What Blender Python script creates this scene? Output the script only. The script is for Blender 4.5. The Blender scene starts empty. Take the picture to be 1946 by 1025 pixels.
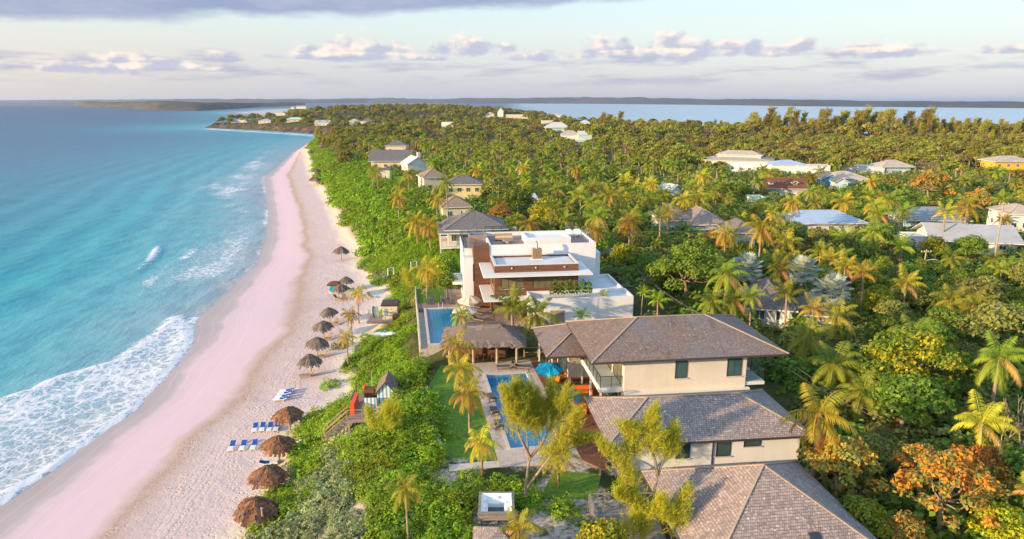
import bpy, math, random
import numpy as np
from mathutils import Vector, Matrix, noise as mnoise

# ------------------------------------------------------------------ camera, sky, sun, exposure
S = bpy.context.scene
COL = S.collection
PX, CXP, CYP, CAMZ, HORIZ = 1297.0, 973.0, 512.5, 34.0, 191.0      # photo pixels, metres
PITCH = math.atan((CYP - HORIZ) / PX)
cam_d = bpy.data.cameras.new('camera'); cam = bpy.data.objects.new('camera', cam_d); COL.objects.link(cam)
cam.location = (0, 0, CAMZ); cam.rotation_euler = (math.pi/2 - PITCH, 0, 0)
cam_d.sensor_width = 36.0; cam_d.lens = PX/1946.0*36.0
cam_d.clip_start = 0.5; cam_d.clip_end = 90000
S.camera = cam
SUN_EL, SUN_AZ = math.radians(12.5), math.radians(-118.0)           # azimuth from +y towards +x
sun_vec = Vector((math.sin(SUN_AZ)*math.cos(SUN_EL), math.cos(SUN_AZ)*math.cos(SUN_EL), math.sin(SUN_EL)))
sd = bpy.data.lights.new('sun', 'SUN'); sd.energy = 5.0; sd.angle = math.radians(0.6); sd.color = (1.0, 0.71, 0.40)
sun = bpy.data.objects.new('sun', sd); COL.objects.link(sun)
sun.rotation_euler = (-sun_vec).to_track_quat('-Z', 'Y').to_euler()
S.view_settings.view_transform = 'Standard'; S.view_settings.look = 'None'
S.view_settings.exposure = 0.80; S.view_settings.gamma = 1.0
S.render.engine = 'CYCLES'
S.cycles.max_bounces = 5; S.cycles.diffuse_bounces = 3; S.cycles.glossy_bounces = 2
S.cycles.transmission_bounces = 2; S.cycles.transparent_max_bounces = 4
S.cycles.caustics_reflective = False; S.cycles.caustics_refractive = False
S.cycles.use_denoising = True

# ------------------------------------------------------------------ node helpers
class X:
    """a shader value with arithmetic"""
    def __init__(s, t, sock): s.t, s.s = t, sock
    def m(s, op, *o, clamp=False):
        n = s.t.nodes.new('ShaderNodeMath'); n.operation = op; n.use_clamp = clamp
        for i, v in enumerate((s,)+o):
            if isinstance(v, X): s.t.links.new(v.s, n.inputs[i])
            else: n.inputs[i].default_value = v
        return X(s.t, n.outputs[0])
    def __add__(s, o): return s.m('ADD', o)
    def __sub__(s, o): return s.m('SUBTRACT', o)
    def __mul__(s, o): return s.m('MULTIPLY', o)
    def __truediv__(s, o): return s.m('DIVIDE', o)
    __radd__ = __add__; __rmul__ = __mul__
    def __rsub__(s, o): return (s*-1.0)+o
    def max(s, o): return s.m('MAXIMUM', o)
    def min(s, o): return s.m('MINIMUM', o)
    def step(s, a, b):
        n = s.t.nodes.new('ShaderNodeMapRange'); n.interpolation_type = 'SMOOTHSTEP'
        s.t.links.new(s.s, n.inputs[0]); n.inputs[1].default_value = a; n.inputs[2].default_value = b
        return X(s.t, n.outputs[0])
    def ramp(s, *stops, interp='LINEAR'):
        n = s.t.nodes.new('ShaderNodeValToRGB'); r = n.color_ramp; r.interpolation = interp
        while len(r.elements) < len(stops): r.elements.new(0.5)
        for e, (p, c) in zip(r.elements, stops):
            e.position = p; e.color = (c[0], c[1], c[2], 1) if not isinstance(c, (int, float)) else (c, c, c, 1)
        s.t.links.new(s.s, n.inputs[0]); return X(s.t, n.outputs[0])
def setin(t, sock, v):
    if isinstance(v, X): t.links.new(v.s, sock)
    elif isinstance(v, (tuple, list)) and len(sock.default_value) == 4 and len(v) == 3: sock.default_value = (*v, 1)
    else: sock.default_value = v
def mixc(t, f, a, b, mode='MIX'):
    n = t.nodes.new('ShaderNodeMix'); n.data_type = 'RGBA'; n.blend_type = mode
    setin(t, n.inputs[0], f); setin(t, n.inputs[6], a); setin(t, n.inputs[7], b)
    return X(t, n.outputs[2])
def noise(t, vec, scale, detail=3, rough=.55, dist=0):
    n = t.nodes.new('ShaderNodeTexNoise')
    if vec is not None: t.links.new(vec.s, n.inputs['Vector'])
    n.inputs['Scale'].default_value = scale; n.inputs['Detail'].default_value = detail
    n.inputs['Roughness'].default_value = rough; n.inputs['Distortion'].default_value = dist
    return X(t, n.outputs[0])
def vmap(t, vec, scale=(1,1,1), rot=(0,0,0), loc=(0,0,0)):
    n = t.nodes.new('ShaderNodeMapping'); t.links.new(vec.s, n.inputs[0])
    n.inputs['Scale'].default_value = scale; n.inputs['Rotation'].default_value = rot; n.inputs['Location'].default_value = loc
    return X(t, n.outputs[0])
def comb(t, x, y, z=0.0):
    n = t.nodes.new('ShaderNodeCombineXYZ')
    for i, v in enumerate((x, y, z)): setin(t, n.inputs[i], v)
    return X(t, n.outputs[0])
def sep(t, v):
    n = t.nodes.new('ShaderNodeSeparateXYZ'); t.links.new(v.s, n.inputs[0]); return [X(t, o) for o in n.outputs]
def pos(t): return X(t, t.nodes.new('ShaderNodeNewGeometry').outputs['Position'])
def uvn(t): return X(t, t.nodes.new('ShaderNodeTexCoord').outputs['UV'])
def attr(t, name):
    n = t.nodes.new('ShaderNodeAttribute'); n.attribute_name = name; return X(t, n.outputs['Fac'])
def orand(t): return X(t, t.nodes.new('ShaderNodeObjectInfo').outputs['Random'])
def bump(t, h, strength, dist):
    n = t.nodes.new('ShaderNodeBump'); n.inputs['Strength'].default_value = strength; n.inputs['Distance'].default_value = dist
    t.links.new(h.s, n.inputs['Height']); return X(t, n.outputs[0])
def mat(name):
    m = bpy.data.materials.new(name); m.use_nodes = True; t = m.node_tree; t.nodes.clear()
    o = t.nodes.new('ShaderNodeOutputMaterial'); return m, t, o
def principled(t, o, col, rough=.6, spec=.3, nrm=None, metal=0, **k):
    b = t.nodes.new('ShaderNodeBsdfPrincipled')
    setin(t, b.inputs['Base Color'], col); setin(t, b.inputs['Roughness'], rough)
    setin(t, b.inputs['Specular IOR Level'], spec); setin(t, b.inputs['Metallic'], metal)
    for kk, v in k.items(): setin(t, b.inputs[kk], v)
    if nrm is not None: t.links.new(nrm.s, b.inputs['Normal'])
    t.links.new(b.outputs[0], o.inputs[0]); return b

# ------------------------------------------------------------------ world: Nishita sky with distant cloud banks
W = bpy.data.worlds.new('World'); S.world = W; W.use_nodes = True
wt = W.node_tree; wt.nodes.clear()
wo = wt.nodes.new('ShaderNodeOutputWorld'); bg = wt.nodes.new('ShaderNodeBackground'); wt.links.new(bg.outputs[0], wo.inputs[0])
sky = wt.nodes.new('ShaderNodeTexSky'); sky.sky_type = 'NISHITA'; sky.sun_disc = False
sky.sun_elevation = SUN_EL; sky.sun_rotation = SUN_AZ; sky.altitude = 30; sky.air_density = 1.0; sky.dust_density = 1.0; sky.ozone_density = 1.5
tc = X(wt, wt.nodes.new('ShaderNodeTexCoord').outputs['Generated'])
dx, dy, dz = sep(wt, tc)
az = dx.m('ARCTAN2', dy); el = dz.m('ARCSINE')
def pix_az(u): return math.atan((u-CXP)/PX/1.03)
def pix_el(v):
    b = (v-CYP)/PX
    return math.atan((-math.sin(PITCH)-b*math.cos(PITCH))/(math.cos(PITCH)-b*math.sin(PITCH)))
def pix_dir(u, v):
    a, b = (u-CXP)/PX, (v-CYP)/PX; y = math.cos(PITCH)-b*math.sin(PITCH); z = -math.sin(PITCH)-b*math.cos(PITCH)
    return math.atan2(a, y), math.atan(z/math.hypot(a, y))
SK = .70/0.15   # sky colours below are as seen at exposure 0.35; the background strength is 0.15
def sc(c, k=1.0): return tuple(v*SK*k for v in c)
# air light near the horizon: lavender, then pale, then pale blue
grad = (el/0.30).ramp((0.0, (.39,.43,.54)), (.08, (.44,.46,.57)), (.20, (.52,.53,.58)), (.30, (.56,.62,.63)), (.42, (.55,.66,.70)), (.75,(.36,.50,.70)), (1.0, (.25,.40,.64)))
warm = (az*-1.0).step(.1, .75)
grad = mixc(wt, warm*0.6*(1.0-el.step(.05,.14)), grad, (.66,.58,.53))
gradk = mixc(wt, 1.0, grad, (SK,)*3, 'MULTIPLY')
dome = mixc(wt, 1.0, X(wt, sky.outputs[0]), (2.5, 2.35, 2.1), 'MULTIPLY')      # upper sky brightened beyond the sky model, as added fill light
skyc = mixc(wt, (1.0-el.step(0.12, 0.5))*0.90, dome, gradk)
cv = comb(wt, az*1.0, el*1.5)
n1 = noise(wt, cv, 22, 3, .5); n2 = noise(wt, cv, 60, 4, .6); n3 = noise(wt, comb(wt, az*1.0+.012, el*1.5-.009), 22, 3, .5)
# (u, v of the base, half width, height) of each cumulus of the row over the horizon
CUMULI = [(660,103,62,34),(600,104,70,18),(740,100,48,22),(880,97,70,26),(955,97,36,16),(1020,112,60,14),(1140,97,44,32),(1190,97,36,22),(1280,102,82,40),(1385,99,34,20),(1455,101,64,20),(1520,90,40,18),(1670,99,90,24),
          (205,130,70,30),(90,130,120,14),(320,127,100,14),(410,112,60,14),(1930,95,50,14),(690,111,180,10),(1250,107,180,12),(280,131,200,9),(1660,101,110,9)]
field = None; lift = None
for (u, v, w, h) in CUMULI:
    a0, e0 = pix_dir(u, v); hw = w/PX/1.0; hh = h*1.25/PX/1.05
    xx = (az - a0)/hw; yy = (el - e0)/hh
    f = 1.0 - (xx*xx) - (yy.max(0.0)*yy.max(0.0)) - (yy.min(0.0)*yy.min(0.0))*7.0
    field = f if field is None else field.max(f)
    lift = yy if lift is None else lift + (yy-lift)*(f.step(-.1,.5))
dens = (field + (n1-.5)*2.6 + (n2-.5)*1.5 - .16).step(-.15, .75)
lit = (lift*.75 + (n3-n1)*3.2 + (n2-.5)*1.1 + .16).step(.1, 1.0)
ccol = mixc(wt, lit, sc((.45,.47,.60)), sc((1.0,.82,.70)))
skyc = mixc(wt, dens*.85, skyc, ccol)
# thin streaks
st = noise(wt, comb(wt, az*1.0, el*7.0, 3.3), 9, 5, .6)
band = el.step(.012,.03)*(1.0-el.step(.05,.07))
skyc = mixc(wt, st.step(.47,.72)*band*.75, skyc, sc((.38,.39,.51)))
hi = noise(wt, comb(wt, az*1.0, el*3.0, 7.7), 7, 6, .6)
e0 = (az+.62)*.055 + .088
topm = (el - e0 + (hi-.5)*.040).step(-.006, .010)*(1.0-az.step(.08,.30))*(1.0-el.step(.3,.5))
skyc = mixc(wt, topm*.9, skyc, mixc(wt, hi.step(.35,.7), sc((.25,.30,.48)), sc((.38,.41,.55))))
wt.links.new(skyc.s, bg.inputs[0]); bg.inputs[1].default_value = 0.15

# ------------------------------------------------------------------ maths of the place
def at(u, v, z):
    """the point of the place that the photograph shows at pixel (u, v), at height z"""
    a, b = (u-CXP)/PX, (v-CYP)/PX
    d = (-math.sin(PITCH)-b*math.cos(PITCH)); t = (z-CAMZ)/d
    return (a*t, (math.cos(PITCH)-b*math.sin(PITCH))*t)
def sst(a, b, x):
    t = np.clip((x-a)/(b-a), 0, 1); return t*t*(3-2*t)
def fbm(x, y, s, seed=0, octv=4):
    """cheap value noise, vectorised"""
    r = 0.0; amp = .5
    for o in range(octv):
        X0 = x/s*2**o+seed*17.3; Y0 = y/s*2**o+seed*9.1
        ix = np.floor(X0); iy = np.floor(Y0); fx = X0-ix; fy = Y0-iy
        fx = fx*fx*(3-2*fx); fy = fy*fy*(3-2*fy)
        def h(i, j):
            q = np.sin(i*127.1+j*311.7+seed*74.7)*43758.5453; return q-np.floor(q)
        r = r+amp*((h(ix,iy)*(1-fx)+h(ix+1,iy)*fx)*(1-fy)+(h(ix,iy+1)*(1-fx)+h(ix+1,iy+1)*fx)*fy); amp *= .5
    return r
FOOT = [(-18,-30),(-18.5,25),(-19.6,45),(-20.6,54),(-21.3,61),(-20.2,66),(-17.5,70),(-19,75),(-20.6,81),(-20.3,88),(-20.5,100),(-20,110),(-26,122),(-30,132),(-33.4,144.5),(-40,160),(-48,184.4),(-61,225),(-77.3,269),(-97,330),(-117.4,396),(-143,480),(-160,549),(-168,592)]
SHORE = [(-44,-30),(-44.3,52.4),(-43,71),(-44.4,80),(-45.8,91.4),(-50.4,103),(-51,112),(-54.7,143),(-64,175),(-77.6,215.5),(-93,258),(-111,306),(-128,385),(-146,464),(-168,592)]
COAST2 = [at(*p) for p in [(648,258,0),(560,251,0),(480,246.5,0),(395,243,0),(432,237.5,0),(490,233,0),(505,226,0),(470,219,0),(420,214.5,0),(520,207,0),(600,203,6),(720,201.5,8),(850,201,9),(930,206,9),(1000,213,9),(1150,227,9),(1300,234,9),(1450,240,9),(1700,247,9),(2100,252,9)]] + [(1500,700),(1500,-30)]
def poly_sd(px, py, poly):
    """signed distance to a closed outline, positive inside"""
    P = np.array(poly, float); Qn = np.roll(P, -1, 0); best = np.full(px.shape, 1e18); ins = np.zeros(px.shape, bool)
    for (ax, ay), (bx, by) in zip(P, Qn):
        ex, ey = bx-ax, by-ay; L = ex*ex+ey*ey+1e-9
        t = np.clip(((px-ax)*ex+(py-ay)*ey)/L, 0, 1)
        best = np.minimum(best, (px-ax-t*ex)**2+(py-ay-t*ey)**2)
        c = (ay > py) != (by > py)
        with np.errstate(divide='ignore', invalid='ignore'):
            ins ^= c & (px < ex*(py-ay)/(ey if abs(ey) > 1e-9 else 1e-9)+ax)
    d = np.sqrt(best); return np.where(ins, d, -d)
WPOLY = SHORE+COAST2; VPOLY = FOOT+COAST2
def ground(px, py):
    px = np.asarray(px, float); py = np.asarray(py, float)
    dw = poly_sd(px, py, WPOLY); dv = poly_sd(px, py, VPOLY)
    n = fbm(px, py, 40, 3)
    beach = np.where(dv < 0, 2.0*np.clip(dw, 0, None)/np.maximum(np.clip(dw, 0, None)+np.clip(-dv, 0, None), 1e-3), np.minimum(2.0, dw*.25))
    beach = 2.0*(np.clip(beach/2, 0, 1)**.8)
    z = np.where(dw > 0, beach, np.maximum(dw*.06, -4))
    crest = 6.0*(1-.55*sst(48, 95, dv))*(1-.35*sst(300, 600, py))
    z = z+np.where(dv > 0, crest*sst(-1, 12, dv)+(n-.5)*3.0*sst(50, 110, dv), 0)
    z = z+16*np.exp(-((px+190)/230)**2-((py-1300)/420)**2)*sst(0, 120, dv)
    z = z+9*np.exp(-((px+230)/70)**2-((py-930)/90)**2)*sst(0, 40, dv)
    return z, dw, dv
def gz(x, y): return float(ground(np.array([x]), np.array([y]))[0][0])
def gp(u, v, h=0.0):
    """ground point seen at pixel (u, v); h = height above ground of the pixel"""
    z = 6.0
    for _ in range(12):
        x, y = at(u, v, z+h); z = .5*z+.5*gz(x, y)
    x, y = at(u, v, z+h); return x, y, gz(x, y)

# ------------------------------------------------------------------ mesh helpers
class MB:
    def __init__(s): s.v, s.f, s.mi = [], [], []
    def quad(s, *p, m=0):
        i = len(s.v); s.v += [tuple(q) for q in p]; s.f.append(tuple(range(i, i+len(p)))); s.mi.append(m); return s
    def box(s, x0, y0, z0, x1, y1, z1, m=0):
        a = [(x0,y0,z0),(x1,y0,z0),(x1,y1,z0),(x0,y1,z0),(x0,y0,z1),(x1,y0,z1),(x1,y1,z1),(x0,y1,z1)]
        i = len(s.v); s.v += a
        for q in ((0,3,2,1),(4,5,6,7),(0,1,5,4),(1,2,6,5),(2,3,7,6),(3,0,4,7)): s.f.append(tuple(i+k for k in q)); s.mi.append(m)
        return s
    def beam(s, a, b, w, h=None, m=0):
        """a square bar from a to b"""
        a, b = Vector(a), Vector(b); h = h or w; d = (b-a).normalized()
        x = d.cross(Vector((0,0,1)));  x = Vector((1,0,0)) if x.length < 1e-3 else x.normalized()
        y = x.cross(d).normalized(); i = len(s.v)
        for p in (a, b):
            for (p1, p2) in ((-1,-1),(1,-1),(1,1),(-1,1)): s.v.append(tuple(p+x*w/2*p1+y*h/2*p2))
        for q in ((3,2,1,0),(4,5,6,7),(0,1,5,4),(1,2,6,5),(2,3,7,6),(3,0,4,7)): s.f.append(tuple(i+k for k in q)); s.mi.append(m)
        return s
    def tube(s, pts, r, n=6, m=0, cap=True):
        pts = [Vector(p) for p in pts]; rs = r if isinstance(r, (list, tuple)) else [r]*len(pts); i0 = len(s.v)
        for k, p in enumerate(pts):
            d = (pts[min(k+1, len(pts)-1)]-pts[max(k-1, 0)]).normalized()
            x = d.cross(Vector((0,1,0.01))).normalized(); y = d.cross(x)
            for j in range(n):
                a = 2*math.pi*j/n; s.v.append(tuple(p+(x*math.cos(a)+y*math.sin(a))*rs[k]))
        for k in range(len(pts)-1):
            for j in range(n):
                a, b = i0+k*n+j, i0+k*n+(j+1) % n; s.f.append((a, b, b+n, a+n)); s.mi.append(m)
        if cap: 
            s.f.append(tuple(i0+(len(pts)-1)*n+j for j in range(n))); s.mi.append(m)
            s.f.append(tuple(i0+n-1-j for j in range(n))); s.mi.append(m)
        return s
    def prism(s, outline, z0, z1, m=0):
        i = len(s.v); n = len(outline); s.v += [(x,y,z0) for x, y in outline]+[(x,y,z1) for x, y in outline]
        s.f.append(tuple(i+n-1-k for k in range(n))); s.mi.append(m); s.f.append(tuple(i+n+k for k in range(n))); s.mi.append(m)
        for k in range(n): s.f.append((i+k, i+(k+1) % n, i+n+(k+1) % n, i+n+k)); s.mi.append(m)
        return s
    def lathe(s, prof, n=16, m=0):
        i = len(s.v)
        for r, z in prof:
            for j in range(n): s.v.append((r*math.cos(2*math.pi*j/n), r*math.sin(2*math.pi*j/n), z))
        for k in range(len(prof)-1):
            for j in range(n):
                a, b = i+k*n+j, i+k*n+(j+1) % n; s.f.append((a, b, b+n, a+n)); s.mi.append(m)
        return s
    def mesh(s, name, mats, smooth=False):
        me = bpy.data.meshes.new(name); me.from_pydata(s.v, [], s.f)
        for mm in (mats if isinstance(mats, (list, tuple)) else [mats]): me.materials.append(mm)
        if any(s.mi): me.polygons.foreach_set('material_index', s.mi)
        uv = me.uv_layers.new(name='UVMap'); co = []
        for p in me.polygons:                                        # UVs in metres, u level and v up the slope
            n = p.normal
            ux = Vector((-n.y, n.x, 0)) if abs(n.z) < .999 else Vector((1,0,0)); ux.normalize(); vx = n.cross(ux)
            for li in p.loop_indices:
                q = Vector(s.v[me.loops[li].vertex_index]); co += [q.dot(ux), q.dot(vx)]
        uv.data.foreach_set('uv', co)
        if smooth: me.polygons.foreach_set('use_smooth', [True]*len(me.polygons))
        me.update(); return me
    def build(s, name, mats, parent=None, loc=None, rz=0, smooth=False):
        return link(name, s.mesh(name, mats, smooth), parent, loc, rz)
def link(name, me, parent=None, loc=None, rz=0, sc=None):
    o = bpy.data.objects.new(name, me); COL.objects.link(o)
    if parent is not None: o.parent = parent
    if loc is not None: o.location = loc
    o.rotation_euler = (0, 0, rz)
    if sc is not None: o.scale = sc
    return o
def tag(o, label=None, cat=None, group=None, kind=None):
    for k, v in (('label', label), ('category', cat), ('group', group), ('kind', kind)):
        if v: o[k] = v
    return o
def thing(name, label, cat, loc=(0,0,0), rz=0, group=None, sc=None):
    return tag(link(name, None, None, loc, rz, sc), label, cat, group)
def dup(root, loc, rz=0, sc=None, label=None, group=None):
    r = root.copy(); COL.objects.link(r); r.location = loc; r.rotation_euler = (0,0,rz)
    if sc is not None: r.scale = sc if isinstance(sc, (tuple, list)) else (sc,)*3
    if label: r['label'] = label
    if group: r['group'] = group
    for ch in list(root.children):
        c = ch.copy(); COL.objects.link(c); c.parent = r
        for g in ch.children:
            d = g.copy(); COL.objects.link(d); d.parent = c
    return r
def np_mesh(name, V, Fq, mats, attrs=None, mi=None, smooth=False):
    """a mesh from numpy arrays; Fq is (n,4) or (n,3); attrs are per-vertex floats"""
    me = bpy.data.meshes.new(name); V = np.asarray(V, np.float32); Fq = np.asarray(Fq, np.int32); k = Fq.shape[1]; n = len(Fq)
    me.vertices.add(len(V)); me.vertices.foreach_set('co', V.ravel())
    me.loops.add(n*k); me.loops.foreach_set('vertex_index', Fq.ravel())
    me.polygons.add(n); me.polygons.foreach_set('loop_start', np.arange(0, n*k, k, dtype=np.int32))
    for mm in (mats if isinstance(mats, (list, tuple)) else [mats]): me.materials.append(mm)
    if mi is not None: me.polygons.foreach_set('material_index', np.asarray(mi, np.int32))
    for a, val in (attrs or {}).items():
        at_ = me.attributes.new(a, 'FLOAT', 'POINT'); at_.data.foreach_set('value', np.asarray(val, np.float32))
    if smooth: me.polygons.foreach_set('use_smooth', np.ones(n, bool))
    me.update(calc_edges=True); return me
def grid_mesh(name, xs, ys, zf, mats, attrs=None):
    gx, gy = np.meshgrid(xs, ys); nx, ny = len(xs), len(ys)
    i = np.arange(nx*ny).reshape(ny, nx)
    Fq = np.stack([i[:-1,:-1], i[:-1,1:], i[1:,1:], i[1:,:-1]], -1).reshape(-1, 4)
    return gx, gy, Fq
# ------------------------------------------------------------------ materials
def simple(name, col, rough=.6, spec=.3, var=.12, scale=1.5, bmp=0, metal=0):
    """a painted or plain surface with slight uneven wear"""
    m, t, o = mat(name); p = pos(t); n = noise(t, p, scale, 5, .65)
    if name in ('cream_stucco', 'white_render', 'white_paint'): n = n*.7+noise(t, vmap(t, p, (1.6,1.6,.12)), 1.3, 4, .7)*.3
    c = mixc(t, n.step(.25, .75), tuple(v*(1-var) for v in col), tuple(min(1, v*(1+var)) for v in col))
    nr = bump(t, noise(t, p, scale*14, 3), bmp, .02) if bmp else None
    principled(t, o, c, rough, spec, nr, metal); return m
def glass(name, col=(.03,.05,.06), rough=.06):
    m, t, o = mat(name); n = noise(t, pos(t), .7, 2)
    principled(t, o, mixc(t, n, tuple(v*.5 for v in col), tuple(v*1.6 for v in col)), rough, .6); return m
def clear_glass(name, tint=(.75,.86,.86), op=.25):
    m, t, o = mat(name)
    tr = t.nodes.new('ShaderNodeBsdfTransparent'); tr.inputs[0].default_value = (*tint, 1)
    gl = t.nodes.new('ShaderNodeBsdfGlossy'); gl.inputs['Roughness'].default_value = .05; gl.inputs[0].default_value = (.8,.85,.85,1)
    mx = t.nodes.new('ShaderNodeMixShader'); mx.inputs[0].default_value = op
    t.links.new(tr.outputs[0], mx.inputs[1]); t.links.new(gl.outputs[0], mx.inputs[2]); t.links.new(mx.outputs[0], o.inputs[0]); return m
def rows(name, c1, c2, mort, bw, bh, ms=.012, rough=.75, bmp=.4, off=.5, wear=None, wearc=None, wscale=.25):
    """laid courses (shingles, planks, tiles) in metre UVs"""
    m, t, o = mat(name); u = uvn(t)
    b = t.nodes.new('ShaderNodeTexBrick'); t.links.new(u.s, b.inputs['Vector'])
    b.inputs['Color1'].default_value = (*c1, 1); b.inputs['Color2'].default_value = (*c2, 1); b.inputs['Mortar'].default_value = (*mort, 1)
    b.inputs['Scale'].default_value = 1; b.inputs['Mortar Size'].default_value = ms; b.inputs['Mortar Smooth'].default_value = .1
    b.inputs['Brick Width'].default_value = bw; b.inputs['Row Height'].default_value = bh; b.offset = off; b.inputs['Bias'].default_value = 0
    col = X(t, b.outputs[0]); p = pos(t)
    n = noise(t, p, 3.0, 6, .7); col = mixc(t, n.step(.2,.8)*.7, mixc(t, 1.0, col, (.72,.72,.74), 'MULTIPLY'), mixc(t, 1.0, col, (1.2,1.16,1.1), 'MULTIPLY'))
    if wear:
        w = noise(t, p, wscale, 6, .72); col = mixc(t, w.step(.46,.66)*wear, col, wearc)
        sp = noise(t, u, 5.5, 2, .6); col = mixc(t, sp.step(.60,.70)*.6, col, tuple(min(1, v*1.9) for v in c2)); st2 = noise(t, vmap(t, u, (1.2,.25,1)), .9, 5, .7); col = mixc(t, st2.step(.54,.72)*.55, col, tuple(v*.42 for v in c1)); bl = noise(t, vmap(t, u, (.35,1.6,1)), .8, 4, .7); col = mixc(t, bl.step(.56,.74)*.45, col, tuple(min(1, v*1.35) for v in c2))
    hgt = X(t, b.outputs[1])*-1.0 + n*.4
    principled(t, o, col, rough, .25, bump(t, hgt, bmp, .03)); return m
def stripes(name, c1, c2, w, rough=.6):
    m, t, o = mat(name); x, y, z = sep(t, uvn(t)); f = (x/w).m('FRACT').step(.47,.53)
    n = noise(t, pos(t), 3, 4); principled(t, o, mixc(t, n*.25, mixc(t, f, c1, c2), (.45,.42,.38)), rough, .3); return m
def leafmat(name, ca, cb, tr=.3, hue=.06, cc=None, rough=.55, big=.05, tc2=None):
    """leaves: each leaf and each plant its own shade of the species' colour"""
    m, t, o = mat(name); lv = attr(t, 'lv'); r = orand(t)
    c = mixc(t, lv, ca, cb)
    if cc is not None: c = mixc(t, noise(t, pos(t), big, 2, .5).step(.5,.68)*.8, c, mixc(t, lv, tuple(v*.8 for v in cc), cc))
    h = t.nodes.new('ShaderNodeHueSaturation'); t.links.new(c.s, h.inputs['Color'])
    setin(t, h.inputs['Hue'], (r-.5)*hue+.5); setin(t, h.inputs['Value'], r.m('FRACT')*.5+.75); c = X(t, h.outputs[0])
    b = t.nodes.new('ShaderNodeBsdfPrincipled'); setin(t, b.inputs['Base Color'], c); b.inputs['Roughness'].default_value = rough; b.inputs['Specular IOR Level'].default_value = .25
    d = t.nodes.new('ShaderNodeBsdfTranslucent'); setin(t, d.inputs[0], mixc(t, 1.0, c, tc2 or (1.5,1.4,.6), 'MULTIPLY'))
    mx = t.nodes.new('ShaderNodeMixShader'); mx.inputs[0].default_value = tr
    t.links.new(b.outputs[0], mx.inputs[1]); t.links.new(d.outputs[0], mx.inputs[2]); t.links.new(mx.outputs[0], o.inputs[0]); return m
M = {}
M['white'] = simple('white_paint', (.70,.68,.64), .55, .3, .06, .6)
M['stucco'] = simple('cream_stucco', (.68,.61,.50), .8, .2, .10, .5, .15)
M['render'] = simple('white_render', (.70,.70,.70), .7, .2, .08, .4, .1)
M['cream'] = simple('cream_board', (.62,.55,.42), .7, .2, .08, 1)
M['yellow'] = simple('yellow_paint', (.64,.54,.27), .7, .2, .08, 1)
M['ochre'] = simple('ochre_paint', (.75,.42,.04), .7, .2, .08, 1)
M['blue'] = simple('blue_paint', (.12,.32,.52), .7, .2, .1, 1)
M['paleblue'] = simple('pale_blue_paint', (.40,.55,.62), .7, .2, .1, 1)
M['mint'] = simple('mint_paint', (.42,.60,.54), .7, .2, .1, 1)
M['greywall'] = simple('grey_render', (.42,.42,.42), .8, .2, .12, 1)
M['dark'] = simple('dark_metal', (.03,.035,.04), .4, .5, .2, 3)
M['fascia'] = simple('dark_fascia', (.06,.05,.045), .6, .3, .2, 3)
M['capcol'] = simple('ridge_cap_copper', (.35,.27,.20), .6, .3, .2, 4)
M['concrete'] = simple('pale_stone', (.52,.47,.41), .8, .2, .12, 1.2, .2)
M['wallstone'] = simple('boundary_stone', (.40,.36,.33), .9, .2, .2, 2, .4)
M['membrane'] = simple('white_roof_membrane', (.58,.59,.61), .7, .2, .1, .35)
M['whiteroof'] = simple('white_washed_roof', (.50,.50,.50), .7, .2, .12, .5)
M['tanroof'] = simple('tan_roof', (.42,.36,.30), .8, .2, .15, .5)
M['bluemetal'] = rows('blue_metal_roof', (.38,.50,.68), (.42,.55,.72), (.28,.36,.5), .4, 30, .03, .5, .3)
M['greymetal'] = rows('grey_blue_shingle_roof', (.25,.31,.36), (.29,.35,.40), (.17,.2,.24), .5, .25, .012, .7)
M['bark'] = simple('bark', (.20,.15,.11), .9, .1, .3, 4, .5)
M['palebark'] = simple('pale_bark', (.30,.22,.16), .9, .1, .3, 4, .5)
M['pole'] = simple('weathered_pole', (.38,.31,.22), .9, .1, .2, 2)
M['post'] = simple('weathered_timber', (.36,.25,.15), .8, .2, .2, 3)
M['greytimber'] = rows('grey_timber', (.26,.24,.23), (.33,.31,.29), (.1,.1,.1), 3.0, .12, .008, .85)
M['deck'] = rows('hardwood_deck', (.20,.085,.045), (.27,.12,.065), (.05,.025,.02), 2.6, .14, .010, .55)
M['deckgrey'] = rows('weathered_deck', (.34,.25,.22), (.42,.32,.28), (.12,.09,.08), 2.6, .14, .010, .75)
M['wood'] = rows('teak_cladding', (.16,.072,.042), (.225,.11,.066), (.07,.032,.02), 1.6, .16, .008, .5)
M['shingle'] = rows('cedar_shingle', (.20,.138,.112), (.34,.25,.20), (.09,.07,.065), .11, .13, .009, .8, .5, .5, .55, (.17,.165,.185), .16)
M['greyroof'] = simple('pale_grey_roof', (.36,.37,.39), .8, .2, .12, .5)
M['shingle_pale'] = rows('weathered_cedar_shingle', (.31,.24,.215), (.52,.41,.36), (.11,.09,.09), .13, .18, .013, .85, .6, .5, .6, (.17,.165,.18), .22)
M['slate'] = rows('grey_slate', (.17,.155,.155), (.24,.22,.22), (.06,.06,.065), .3, .3, .015, .75, .4)
M['brownroof'] = rows('brown_tile', (.20,.075,.04), (.26,.11,.06), (.08,.03,.02), .3, .3, .015, .75, .4)
M['tanshingle'] = rows('tan_shingle', (.30,.23,.17), (.38,.30,.23), (.15,.11,.08), .3, .3, .015, .75, .4)
M['tile'] = rows('pool_terrace_tile', (.55,.45,.38), (.60,.50,.43), (.38,.31,.27), .6, .6, .012, .6, .15)
M['stone'] = rows('stone_chimney', (.30,.26,.22), (.40,.34,.28), (.2,.18,.15), .5, .25, .02, .9)
M['bluestripe'] = stripes('blue_white_stripe', (.78,.78,.74), (.10,.38,.55), .34)
M['red'] = simple('orange_red_paint', (.70,.10,.03), .5, .3, .1, 2)
M['orange'] = simple('terracotta_cushion', (.62,.16,.03), .8, .2, .12, 2)
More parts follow.
